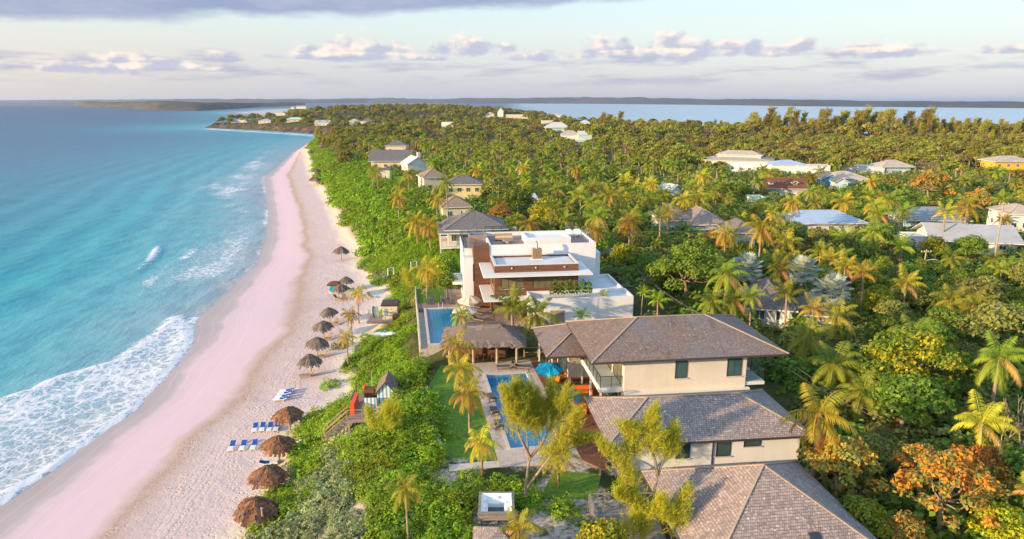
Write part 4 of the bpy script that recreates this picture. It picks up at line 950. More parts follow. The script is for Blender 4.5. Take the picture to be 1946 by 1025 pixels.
x, y = at(738, 660, 4.0); t = thing('kayak', 'white kayak lying beside the surf hut', 'kayak', (x-.5,y,gz(x,y)+1.0), .1); q = MB(); q.tube([(-1.6,0,.25),(-1.0,0,.18),(0,0,.15),(1.0,0,.18),(1.6,0,.25)], [.05,.28,.36,.28,.05], 8); q.build('hull', M['plastic'], t); MB().box(-.35,-.2,.45,.35,.2,.55).build('seat', M['cyan'], t)

# dune stair from the surf hut to the modern villa
st = thing('dune_stair', 'timber stair with handrails climbing the dune from the surf hut to the sea lawn', 'stairs', (0,0,0))
A = Vector((*at(772,592,4.4),4.4)); B = Vector((*at(812,562,7.9),7.9)); mb = MB(); n = 12
for k in range(n): p = A.lerp(B, k/n); mb.beam(p+Vector((-.1,-.6,0)), p+Vector((.1,.6,0)), .35, .06)
mb.build('tread', M['deckgrey'], st); mb = MB()
for s in (-.65,.65):
    o_ = Vector((0,s,0)); mb.beam(A+o_+Vector((0,0,1)), B+o_+Vector((0,0,1)), .08); mb.beam(A+o_+Vector((0,0,.5)), B+o_+Vector((0,0,.5)), .05)
    for k in range(6): p = A.lerp(B, k/5)+o_; mb.beam(p-Vector((0,0,.8)), p+Vector((0,0,1)), .09)
mb.build('handrail', M['post'], st)
def picket(name, lab, pix, z, h, m='post', cat='fence', step=1.4, rope=False):
    t = thing(name, lab, cat, (0,0,0)); pts = [Vector((*at(u, v, zz), zz)) for (u, v), zz in zip(pix, z if isinstance(z, (list, tuple)) else [z]*len(pix))]
    r = MB()
    for a, b in zip(pts, pts[1:]):
        n = max(1, round((b-a).length/step))
        for k in range(n+1): q = a.lerp(b, k/n); MB().beam(q-Vector((0,0,.3)), q+Vector((0,0,h)), .12).build('post', M[m], t)
        for f in (.45, .95): r.beam(a+Vector((0,0,h*f)), b+Vector((0,0,h*f)), .07)
    r.build('rail', M[m], t); return t
picket('rope_fence', 'low rail fence on round posts between the bar hut and the villa', [(996,678),(1048,676)], 8.05, 1.0)
picket('boardwalk_fence', 'grey timber boardwalk rail crossing the dune below the raised cream house', [(738,457),(800,445),(833,432)], [7.2,7.8,8], 1.0)
picket('dune_rail', 'white timber rail bay in the dune scrub above the surf hut', [(737,520),(748,518)], 7, .9, 'white')
picket('dune_rail', 'white timber rail bay lower on the dune scrub left of the other', [(781,508),(792,506)], 7.5, .9, 'white')
picket('lawn_fence', 'pale timber fence corner at the far end of the sea lawn', [(812,548),(830,540),(846,542)], 8, 1.0)
picket('yard_fence', 'rough timber fence behind the feathery trees by the grey-roofed wing', [(1140,905),(1180,905)], 8, 1.2)

# wooden tub and railed deck near the front
tb = thing('soaking_tub', 'square white spa tub in a grey timber frame on posts, among the shrubs', 'hot tub', (-1.0,38.9,8), math.radians(1))
mb = MB(); shell(mb,-1.15,-1.2,.45,1.15,1.2,1.0,.16); mb.box(-1.2,-1.28,.92,1.2,-1.205,1.02); mb.build('frame', M['greytimber'], tb)
mb = MB()
ins = [(-.98,-1.03,.99),(.98,-1.03,.99),(.98,1.03,.99),(-.98,1.03,.99)]; inn = [(-.55,-.5,.6),(.5,-.5,.6),(.5,.45,.6),(-.55,.45,.6)]; dn_ = [(x,y,.25) for x,y,_ in inn]
for k in range(4): j = (k+1) % 4; mb.quad(ins[k], ins[j], inn[j], inn[k]); mb.quad(inn[k], inn[j], dn_[j], dn_[k])
for x, y in ((-.8,-.2),(-.8,.5),(.75,.1),(0,.8),(.7,-.7)): mb.box(x-.14,y-.14,.75,x+.14,y+.14,.9)
mb.build('shell', M['acrylic'], tb); MB().quad(*[(x,y,.32) for x,y,_ in inn]).build('water', M['glass'], tb)
for x, y in ((-1.05,-1.1),(1.05,-1.1),(0,-1.1),(-1.05,1.1),(1.05,1.1)): MB().beam((x,y,-.3),(x,y,.45),.14).build('post', M['greytimber'], tb)
MB().box(-.95,-1.12,.02,.95,-1.05,.3).build('cross_board', M['greytimber'], tb)
dk = thing('railed_deck', 'weathered grey deck with crossed railings beside the pyramid roof', 'deck', (5.1,37.0,8), math.radians(2))
MB().box(0,-1.5,0,4.2,2.5,.22).build('boards', M['greytimber'], dk)
def xrail(a, b, n):
    mb = MB(); a, b = Vector(a), Vector(b)
    mb.beam(a+Vector((0,0,1)), b+Vector((0,0,1)), .1, .08); mb.beam(a+Vector((0,0,.15)), b+Vector((0,0,.15)), .06)
    for k in range(n):
        p, q = a.lerp(b, k/n), a.lerp(b, (k+1)/n); mb.beam(p, p+Vector((0,0,1)), .08); mb.beam(p+Vector((0,0,.15)), q+Vector((0,0,.95)), .05); mb.beam(q+Vector((0,0,.15)), p+Vector((0,0,.95)), .05)
    return mb
xrail((0,2.45,.22),(4.2,2.45,.22),4).build('railing', M['greytimber'], dk); xrail((.05,-1.5,.22),(.05,2.4,.22),4).build('railing', M['greytimber'], dk)
gh = thing('garden_shed', 'small shed with a tan shingled gable roof in front of the spa tub', 'shed', (-.75,34.3,8), math.radians(2))
MB().box(-1.2,-1.6,-.3,1.2,.9,1.55).build('wall', M['cream'], gh); mb = MB(); hip(mb,-1.5,-1.9,1.5,1.2,1.6,.95); mb.build('roof', [M['shingle_pale'], M['fascia']], gh)

# ------------------------------------------------------------------ houses farther off
SIGHT = []; FOOTS = []          # footprints, kept free of trees: x, y, radius
def house(name, lab, u, v, wpx, d, h, roof, rise, rm, wm, rz=7, nwin=3, left=2, cat='house', ov=.5, stilts=0, along='x', zbase=None, dormers=0, chimney=False, door=True, storeys=1, mf='white', wh=1.1, vis=.35):
    x, y, zz = gp(u, v); zz = zz if zbase is None else zbase
    if zbase is not None: x, y = at(u, v, zbase)
    dep = y*math.cos(PITCH)-(zz-CAMZ)*math.sin(PITCH); w = wpx*dep/PX; r = math.radians(rz)
    t = thing(name, lab, cat, (x, y, zz), r)
    FOOTS.append((x-d/2*math.sin(r), y+d/2*math.cos(r), max(w, d)*.5+1.0))
    FOOTS.append((x-d/2*math.sin(r)-w*.3, y+d/2*math.cos(r)-w*.3*math.sin(r), d*.5+1.5)); FOOTS.append((x-d/2*math.sin(r)+w*.3, y+d/2*math.cos(r)+w*.3*math.sin(r), d*.5+1.5))
    SIGHT.append((x, y, w*.5, zz+h*vis, dep)); FOOTS.append((x, y-5, w*.42))
    MB().box(-w/2,0,-2,w/2,d,h) .build('wall', M[wm], t) if not stilts else MB().box(-w/2,0,stilts,w/2,d,h).build('wall', M[wm], t)
    if roof == 'hip':
        mb = MB(); c, a, b = hip(mb,-w/2-ov,-ov,w/2+ov,d+ov,h+.12,rise,None,.15); rf = mb.build('roof', [M[rm], M[mf]], t); caps(c, a, b, w, d, .06).build('ridge_cap', M[rm], rf)
    elif roof == 'gable':
        mb = MB()
        if along == 'x':
            mb.quad((-w/2,d,h),(-w/2,0,h),(-w/2,d/2,h+rise*.93)); mb.quad((w/2,0,h),(w/2,d,h),(w/2,d/2,h+rise*.93))
        else: mb.quad((-w/2,0,h),(w/2,0,h),(0,0,h+rise*.93)); mb.quad((w/2,d,h),(-w/2,d,h),(0,d,h+rise*.93))
        mb.build('gable_end', M[wm], t)
        mb = MB(); gable(mb,-w/2-ov,-ov,w/2+ov,d+ov,h+.05,rise,along); rf = mb.build('roof', [M[rm], M[mf]], t)
        for k in range(dormers):
            xx = -w/2+w*(k+.5)/dormers; mb = MB(); mb.box(xx-.7,d*.12,h+.2,xx+.7,d*.42,h+rise*.62); mb.build('dormer', M['cream'], rf); mb = MB(); gable(mb,xx-1.0,d*.06,xx+1.0,d*.5,h+rise*.62,.55,'y'); mb.build('dormer_roof', [M[rm], M['white']], rf)
    else:
        mb = MB(); shell(mb,-w/2-.05,-.05,h+.002,w/2+.05,d+.05,h+.4,.25); mb.box(-w/2+.2,.2,h,w/2-.2,d-.2,h+.15); rf = mb.build('roof', [M[rm]], t)
    if chimney: MB().box(w*.1,d*.3,h,w*.1+.9,d*.3+.9,h+rise+1.4).build('chimney', M['white'], rf)
    for s in range(storeys):
        zb = (stilts or 0)+.9+s*2.7
        for k in range(nwin):
            cx = -w/2+w*(k+.5)/nwin; ww = min(1.2, w/nwin*.5)
            if zb+wh < h: window(t, cx-ww/2, 0, zb, ww, wh, frame='white', bars=2)
        for k in range(left):
            cy = d*(k+.5)/left
            if zb+wh < h: window(t, -w/2, cy-.5, zb, 1.0, wh, 'x', frame='white', bars=2)
    if door and not stilts: MB().box(w*.22,-.05,-.2,w*.22+1.0,-.002,2.05).build('door', M['white'], t)
    if stilts:
        for k in range(5):
            for yy in (.2, d-.3): MB().beam((-w/2+.15+(w-.3)*k/4,yy,-2),(-w/2+.15+(w-.3)*k/4,yy,stilts),.22).build('stilt', M['white'], t)
    return t, w
hB, w = house('raised_house', 'cream boarded house on white stilts with a dark hip roof, behind the modern villa', 905, 480, 104, 9.0, 4.1, 'hip', 2.5, 'slate', 'cream', 7, 5, 3, stilts=1.2, zbase=8, ov=.8, storeys=1, mf='white')
rail(hB, [(-w/2-1.4,9,1.3),(-w/2-1.4,-1.2,1.3),(w/2-3,-1.2,1.3)], 1.0, 'white', glass_=False, name='veranda_rail')
MB().box(-w/2-1.5,-1.3,1.05,-w/2-.003,9,1.29).box(-w/2-.003,-1.3,1.05,w/2-3,-.003,1.29).build('veranda_floor', M['white'], hB)
for k in range(5): MB().beam((-w/2-1.4,-1.2+k*2.5,-2),(-w/2-1.4,-1.2+k*2.5,3.85),.16).build('veranda_post', M['white'], hB)
mb = MB(); mb = MB(); c, a, b = hip(mb, -w/2-1.8,-1.7,w/2-2,9.6,3.85,1.2); mb.build('veranda_roof', [M['slate'], M['white']], hB)
house('bungalow', 'brown hip-roofed bungalow tucked behind the raised cream house', 868, 418, 52, 7, 2.8, 'hip', 2.0, 'tanshingle', 'cream', 12, 2, 1, dormers=0)
house('yellow_house', 'yellow two-storey house with a grey hip roof and four small windows', 882, 392, 66, 8, 5.4, 'hip', 2.0, 'slate', 'yellow', 4, 4, 2, storeys=2)
house('yellow_cottage', 'pale yellow cottage with a tan roof and terrace, left of the yellow two-storey house', 828, 364, 44, 8, 4.0, 'hip', 2.2, 'tanshingle', 'cream', 20, 2, 3)
house('gabled_house', 'white gabled house with a square chimney half hidden by palms', 795, 334, 40, 8, 4.0, 'gable', 2.6, 'whiteroof', 'white', 25, 2, 2, along='y', chimney=True)
house('great_house', 'large house under a long purple-grey gabled roof above the dune', 742, 322, 72, 13, 3.2, 'gable', 3.8, 'slate', 'cream', 3, 4, 2, ov=1.0)
house('great_house_wing', 'steep grey hip roof rising just behind the long gabled house', 752, 291, 40, 9, 3.6, 'hip', 2.4, 'slate', 'cream', 3, 2, 1)
house('arched_pavilion', 'small cream pavilion with open arches below the long gabled house', 728, 345, 26, 5, 3.6, 'flat', .4, 'slate', 'cream', 3, 2, 1)
# headland houses
house('headland_house', 'low tan-roofed house at the very tip of the headland', 455, 236, 30, 14, 2.9, 'flat', 0.4, 'greyroof', 'cream', 0, 3, 0)
house('headland_house', 'white hip-roofed house, second from the tip of the headland', 503, 234.5, 23, 12, 2.9, 'hip', 2.2, 'greyroof', 'cream', 0, 3, 0)
house('headland_house', 'white house with a pale green gabled roof in the middle of the headland', 560, 234, 32, 12, 2.9, 'hip', 2.2, 'mint', 'cream', 8, 3, 0)
house('headland_house', 'pinkish white house with several gables, right of the pale green roof', 612, 239, 28, 12, 3.4, 'gable', 2.4, 'greyroof', 'cream', 0, 4, 0, dormers=2)
house('headland_house', 'small white pyramid-roofed house where the headland meets the palms', 672, 237, 20, 10, 3.4, 'hip', 2.6, 'greyroof', 'cream', 0, 2, 0)
house('headland_house', 'tan house with a steep grey pyramid roof at the edge of the palms', 697, 238, 24, 12, 4, 'hip', 3.4, 'slate', 'cream', 0, 2, 0)
house('hilltop_house', 'white house with stepped gables on the hill above the headland', 572, 208, 18, 20, 7, 'gable', 5, 'greyroof', 'cream', 0, 3, 0)
house('hilltop_house', 'small white cottage on the slope just left of the stepped white house', 556, 209, 6, 10, 6, 'gable', 4, 'greyroof', 'cream', 0, 1, 0)
house('shore_house', 'long low white-roofed house above the small cove', 535, 220, 22, 14, 5, 'flat', .4, 'greyroof', 'cream', 0, 3, 0)
# houses among the trees in the middle distance
house('white_house', 'small white two-storey block with three dark windows far among the palms', 850, 244, 22, 9, 6, 'flat', .4, 'whiteroof', 'white', 0, 3, 0)
house('chapel', 'white gabled chapel-like house near the bay shore', 951, 223, 11, 16, 8, 'gable', 6, 'whiteroof', 'white', 0, 1, 0, along='y')
house('school_block', 'long tan flat-roofed block right of the white chapel-like house', 982, 225, 42, 14, 5, 'flat', .4, 'tanroof', 'cream', 0, 5, 0)
house('bay_house', 'low cream house left of the white chapel-like house', 931, 224, 16, 12, 5, 'hip', 3, 'tanroof', 'cream', 0, 2, 0)
house('villa_far', 'big white villa with a broad pale hip roof in the middle distance', 1059, 251, 44, 14, 4, 'hip', 5, 'whiteroof', 'mint', 0, 4, 0, ov=1.2)
house('villa_far', 'tan-roofed house just right of the broad pale villa', 1084, 265, 34, 10, 3.5, 'hip', 3.2, 'tanroof', 'white', 0, 2, 0)
house('villa_far', 'mint-walled house with a pale roof beside the tall brown pines', 1112, 266, 26, 9, 4, 'gable', 2.8, 'whiteroof', 'mint', 0, 2, 0)
house('small_shed', 'small white shed below the mint-walled house', 1104, 276, 18, 6, 3, 'hip', 2, 'whiteroof', 'white', 0, 1, 0)
house('bay_house', 'flat tan house on the skyline by the bay, left of centre', 1059, 224, 16, 12, 4, 'hip', 3, 'tanroof', 'white', 0, 2, 0)
house('bay_house', 'beige house with a blank wall among trees left of the big pale villa', 1040, 238, 22, 12, 5, 'flat', .4, 'tanroof', 'cream', 0, 2, 0)
house('bay_house', 'pale blue roofed house peeping between the brown pines', 1112, 240, 18, 12, 4, 'hip', 3, 'paleblue', 'white', 0, 2, 0)
house('white_house', 'narrow white wall of a house beside the tall brown pines', 1168, 258, 12, 8, 5, 'flat', .4, 'whiteroof', 'white', 0, 1, 0)
house('bay_house', 'roof of a cream house low on the bay skyline right of the brown pines', 1175, 228, 18, 14, 4, 'hip', 3, 'tanroof', 'cream', 0, 2, 0)
# right-hand settlement
wh, w = house('warehouse', 'long tan-roofed warehouse with a raised ridge monitor at the edge of the woods', 1400, 327, 120, 20, 4.5, 'hip', 1.6, 'tanroof', 'white', -22, 8, 3, ov=.8, vis=.8)
mb = MB(); hip(mb,-w*.36,5.5,w*.36,14.5,6.6,1.7); mb.build('monitor_roof', [M['tanroof'], M['white']], wh); MB().box(-w*.33,6.5,5.2,w*.33,13.5,6.44).build('monitor_wall', M['white'], wh)
house('workshop', 'white workshop with a pale grey hip roof right of the long warehouse', 1500, 335, 64, 12, 4.2, 'hip', 1.6, 'bluemetal', 'white', -8, 3, 1, vis=.7)
house('boundary_building', 'long blank white building behind the blue house', 1545, 336, 60, 6, 4.0, 'flat', .4, 'whiteroof', 'white', -6, 0, 0, door=False)
house('white_shed', 'low white-washed range left of the cream hip-roofed pavilion', 1640, 333, 78, 7, 3.2, 'flat', .3, 'whiteroof', 'white', -3, 0, 0, door=False)
house('blue_pavilion', 'pavilion with a broad cream hip roof and pale blue walls', 1703, 334, 52, 9, 3.4, 'hip', 2.4, 'tanroof', 'paleblue', 0, 4, 1, ov=1.2)
house('ochre_house', 'bright ochre two-storey house with pale hip roofs at the right edge', 1922, 334, 66, 10, 5.6, 'hip', 2.0, 'tanroof', 'ochre', -4, 4, 2, storeys=2, ov=1.0)
house('dormer_house', 'grey house with a red-brown gabled roof and two white dormers', 1488, 379, 88, 9, 3.2, 'gable', 2.8, 'brownroof', 'greywall', -4, 4, 1, dormers=2, ov=.6)
house('blue_house', 'bright blue cottage with white trim and twin gables', 1578, 364, 34, 7, 4.0, 'gable', 1.8, 'slate', 'blue', -10, 2, 1, along='y')
house('blue_house', 'smaller blue-white cottage front right of the bright blue one', 1598, 368, 22, 6, 3.4, 'gable', 1.6, 'slate', 'paleblue', -10, 1, 1, along='y')
house('grey_bungalow', 'wide bungalow under a flat grey-tan hip roof behind the blue cottages', 1612, 357, 72, 12, 3.0, 'hip', 2.2, 'tanroof', 'white', -6, 3, 1, vis=.8)
house('bluemetal_house', 'long bungalow with a sky-blue metal roof behind the palms', 1566, 447, 148, 9, 2.6, 'hip', 2.2, 'bluemetal', 'white', 1, 6, 1, ov=.9, vis=.75)
house('greyblue_house', 'pale blue house under a grey-blue shingled hip roof, right of the sky-blue metal roof', 1778, 446, 112, 9, 3.2, 'hip', 2.4, 'greymetal', 'paleblue', -3, 5, 1, ov=.7, vis=.6)
house('gable_house', 'low house with a very wide pale grey gabled roof nearest the right edge', 1850, 482, 140, 11, 2.4, 'gable', 2.6, 'greyroof', 'white', -14, 3, 1, ov=1.0, vis=1.0)
house('flat_shed', 'small white flat-roofed shed left of the very wide pale gable', 1745, 475, 46, 5, 2.4, 'flat', .3, 'membrane', 'white', -3, 0, 0, door=False)
house('pale_house', 'two-storey pinkish white house on posts cut by the right edge', 1942, 462, 60, 8, 6.2, 'hip', 1.6, 'tanroof', 'white', -6, 3, 2, stilts=2.4)
house('thatch_house', 'house with a low brown shingled roof wedged behind the big green tree', 1345, 456, 70, 10, 3.0, 'hip', 2.6, 'shingle_pale', 'greywall', 6, 3, 1, vis=1.1)
house('grey_roof_house', 'grey hip roof showing between palms left of the low brown roof', 1287, 450, 52, 9, 3.2, 'hip', 2.4, 'slate', 'greywall', 6, 2, 1, vis=1.1)
house('stone_cottage', 'small grey cottage end wall under the golden palms', 1414, 478, 40, 7, 3.4, 'hip', 1.8, 'slate', 'greywall', 4, 2, 1, vis=.9)
house('white_cottage', 'tiny white gabled roof among palms at the middle right', 1285, 383, 26, 6, 3.0, 'gable', 2.0, 'whiteroof', 'white', 30, 1, 1, along='y')
house('teal_shed', 'low teal flat roof among the palms below the dormer house', 1440, 395, 26, 5, 2.6, 'flat', .3, 'mint', 'white', 0, 0, 0, door=False)
house('grey_pavilion', 'grey shingled roofs with pale hips behind the villa on the right', 1462, 622, 78, 8, 2.2, 'hip', 2.4, 'slate', 'greywall', -14, 2, 1, mf='white', vis=1.0)
house('grey_pavilion', 'lower pale grey roof right of the other behind the villa', 1555, 628, 50, 6, 1.8, 'hip', 1.6, 'slate', 'greywall', -14, 1, 1, mf='white', vis=1.0)
house('low_annex', 'low white wall and roof among the trees below the yellow house', 1005, 402, 32, 5, 2.6, 'gable', 1.4, 'whiteroof', 'white', 20, 1, 1)
wl_ = MB(); A = at(1142, 497, 8)
tag(MB().box(A[0]-.5,A[1],7,A[0]+5.5,A[1]+.3,10.2).build('garden_wall', M['wallstone']), 'tan stone garden wall behind the right side of the modern villa', 'wall')
tag(MB().box(A[0]+1,A[1]-16,7,A[0]+1.0+3.0,A[1]-.02,8.03).build('side_drive', M['road']), kind='structure')
# street furniture: poles and lines
POLES = [(1886,512,390,'tall pale utility pole in front of the very wide pale gable'),(1754,520,476,'short utility pole with a street lamp among the green bushes'),(1746,372,326,'utility pole left of the pink scrub, above the cables'),(1199,478,440,'utility pole with insulators behind the modern villa'),(1783,326,296,'leaning utility pole at the edge of the woods'),(1938,418,386,'short utility pole near the right edge'),(1889,418,390,'thin pole left of the right-edge pole'),(1706,440,406,'slim white pole left of the grey-blue roof'),(951,278,243,'thin far pole among the palms'),(1147,274,258,'short far pole right of the mint-walled house'),(1037,234,224,'far pole on the bay skyline'),(1596,322,298,'pole at the wood edge behind the white range')]
tops = []
for k, (u, v, vt, lab) in enumerate(POLES):
    x, y, zz = gp(u, v); dep = y*math.cos(PITCH)-(zz-CAMZ)*math.sin(PITCH); h = (v-vt)*dep/PX/math.cos(PITCH)*1.02
    t = thing('utility_pole', lab, 'pole', (x,y,zz), 0, 'utility poles'); lean = .07*h if k == 4 else 0
    MB().tube([(0,0,-1),(lean,0,h)], [.16,.11], 7).build('shaft', M['pole'], t)
    MB().beam((-.9+lean,0,h-.4),(.9+lean,0,h-.4),.12).build('crossarm', M['post'], t)
    mb = MB()
    for q in (-.8,-.3,.3,.8): mb.box(q-.05+lean,-.05,h-.33,q+.05+lean,.05,h-.15)
    mb.build('insulator', M['white'], t)
    if k == 1: MB().tube([(0,0,h*.55),(1.6,0,h*.6),(2.0,0,h*.58)], .05, 6).build('lamp_arm', M['white'], t)
    tops.append(Vector((x+lean,y,zz+h-.2)))
def cable(lab, a, b, sag, r=.035):
    a, b = Vector(a), Vector(b); pts = [a.lerp(b, k/24)-Vector((0,0,sag*4*(k/24)*(1-k/24))) for k in range(25)]
    tag(MB().tube(pts, r, 4).build('power_cable', M['wire']), lab, 'cable', 'overhead cables')
for q in range(4): o_ = Vector((-.8+q*.53,0,0)); cable('cable strung from the pole behind the modern villa towards the right edge', tops[3]+o_, tops[0]+o_+Vector((0,0,-q*.5)), 1.2, .03)
for q in range(3): o_ = Vector((-.6+q*.6,0,0)); cable('cable sagging from the pole by the pink scrub down to the right edge', tops[2]+o_+Vector((0,0,-q*.5)), Vector((*at(1990, 392+q*9, 11), 11)), 1.0, .05)
cable('single cable along the wood edge between the leaning pole and the right edge', tops[4], Vector((*at(1990, 290, 12), 12)), 1.0, .05)
for q in range(3): cable('cable running down behind the cream villa into the trees', Vector((*at(1208+q*3, 508+q*4, 11.5), 11.5)), Vector((*at(1345+q*4, 604+q*3, 11), 11)), .5, .03)
for q in range(2): cable('cable crossing the dark trees right of the cream villa', Vector((*at(1500, 688+q*14, 11), 11)), Vector((*at(1684, 796+q*6, 10.5), 10.5)), .3, .025)
picket('plank_fence', 'red-brown plank fence running between gardens at the right', [(1662,496),(1712,508)], [7.5,7.2], 1.3, 'brownroof', step=.35)
A = at(1735,336,5); B = at(1900,331,5); tag(MB().prism([A,B,(B[0],B[1]+9),(A[0],A[1]+9)],3.0,gz(*A)+.35).build('sandy_road', M['road']), kind='structure')
x, y, zz = gp(1718, 330); tag(MB().box(x-3,y,zz-1,x+3,y+4,zz+2.6).prism([(x-3.2,y-.2),(x+3.2,y-.2),(x+3.2,y+4.2),(x-3.2,y+4.2)],zz+2.61,zz+2.9).build('red_shed', M['red']), 'small red-roofed shed right of the cream pavilion', 'shed')
FOOTS += [(4,58,9),(8,57,9),(16,57,9),(21,57,4),(14,48,8),(20,48,5),(9,47,5),(0,55,6),(-5,55,4),(0,63,5),(-5,67,5),(-1,67,4),(-9,77,5),(-10,90,4),(0,82,6),(7,82,8),(12,82,7),(3,92,6),(10,90,7),(14.7,36,7),(7,37,4),(-1,38,2.6),(-.7,34,2.2),(-13.5,63,3.6),(-17,92,3.4),(5,42,3),(17,80,4),(-8,71,3)]
# ------------------------------------------------------------------ plants: leaf-by-leaf crowns
def unit(v): return v/np.maximum(np.linalg.norm(v, axis=-1, keepdims=True), 1e-9)
def leaf_quads(C, N, size, rs, aspect=1.5):
    """one kite-shaped leaf per centre C with normal N"""
    n = len(C); T = unit(np.cross(N, rs.normal(size=(n, 3)))); B = np.cross(N, T); s = size[:, None]
    a = C-T*s*aspect*.5; b = C+B*s*.5-T*s*.05+N*s*.08; c = C+T*s*aspect*.5; d = C-B*s*.5-T*s*.05+N*s*.08
    V = np.stack([a, b, c, d], 1).reshape(-1, 3); F = np.arange(4*n).reshape(n, 4); return V, F
class Leaves:
    def __init__(s): s.V, s.F, s.lv, s.mi, s.n = [], [], [], [], 0
    def add(s, V, F, lv, mi=0):
        s.V.append(V); s.F.append(F+s.n); s.lv.append(np.repeat(lv, 4) if len(lv)*4 == len(V) else lv); s.mi.append(np.full(len(F), mi)); s.n += len(V)
    def mesh(s, name, mats): return np_mesh(name, np.concatenate(s.V), np.concatenate(s.F), mats, {'lv': np.concatenate(s.lv)}, np.concatenate(s.mi))
def crown_mesh(seed, R, H, nblob, nleaf, lsize, mats, flat=.7, fill=.25, tuft=False, lvk=None, base=0.0, spread=.62, bk=1.0):
    """a crown of leaf clumps: blobs spread over a dome, leaves over each blob, gaps left between them"""
    rs = np.random.RandomState(seed); L = Leaves(); blobs = []
    for k in range(nblob):
        a = k*2.39996+rs.rand()*.9; q = math.sqrt((k+.5)/nblob); rr = R*spread*q*(.8+.4*rs.rand())
        zz = base+H*(.30+.55*(1-q*q)+.18*(rs.rand()-.5)); br = R*(.30+.17*rs.rand())*bk
        blobs.append((rr*math.cos(a), rr*math.sin(a), zz, br))
    w = np.array([b[3]**2 for b in blobs]); cnt = (nleaf*w/w.sum()).astype(int)
    for (x, y, z_, br), n in zip(blobs, cnt):
        D = unit(rs.normal(size=(n, 3))); D[:, 2] = np.abs(D[:, 2])*.95-.25*rs.rand(n); D = unit(D)
        rad = br*(1-fill*rs.rand(n)**1.5)*(1+.13*np.sin(D[:, 0]*7+seed)+.1*np.sin(D[:, 1]*9+z_)); C = np.stack([x+D[:, 0]*rad, y+D[:, 1]*rad, z_+D[:, 2]*rad*flat], 1)
        N = unit(D*.8+rs.normal(size=(n, 3))*.55+np.array([0, 0, .35])); V, F = leaf_quads(C, N, lsize*(.65+.7*rs.rand(n)), rs)
        lv = np.clip(rs.rand(n)*.8+.2*rs.rand(), 0, 1); mi = 0
        if lvk:                                                       # a second leaf colour towards the outer shoots
            m2 = (rs.rand(n) < lvk*(.35+1.3*(rs.rand() > .5))); 
            L.add(V[np.repeat(~m2, 4)], np.arange((~m2).sum()*4).reshape(-1, 4), lv[~m2], 0); L.add(V[np.repeat(m2, 4)], np.arange(m2.sum()*4).reshape(-1, 4), lv[m2], 1)
        else: L.add(V, F, lv)
    return L.mesh('crown', mats), blobs
def trunk_mesh(blobs, H, r, m, seed=0, every=1, base=0.0):
    rng = random.Random(seed); mb = MB(); f = (rng.uniform(-.3,.3), rng.uniform(-.3,.3), base+H*.30)
    mb.tube([(0,0,-.8),(f[0]*.4,f[1]*.6,f[2]*.5),f], [r*1.25,r,r*.8], 7, cap=False)
    for b in blobs[::every]:
        m_ = ((f[0]+b[0])/2+rng.uniform(-.2,.2), (f[1]+b[1])/2, (f[2]+b[2])/2-.1*H); mb.tube([f, m_, (b[0],b[1],b[2]+b[3]*.2)], [r*.55,r*.34,r*.12], 5, cap=False)
    return mb.mesh('trunk', m, True)
def tree_proto(name, seed, R, H, nblob, nleaf, ls, mats, bark='bark', r=.16, **k):
    c, bl = crown_mesh(seed, R, H, nblob, nleaf, ls, mats, **k); return (c, trunk_mesh(bl, H, r, M[bark], seed, 2 if nblob > 9 else 1, k.get('base', 0)))

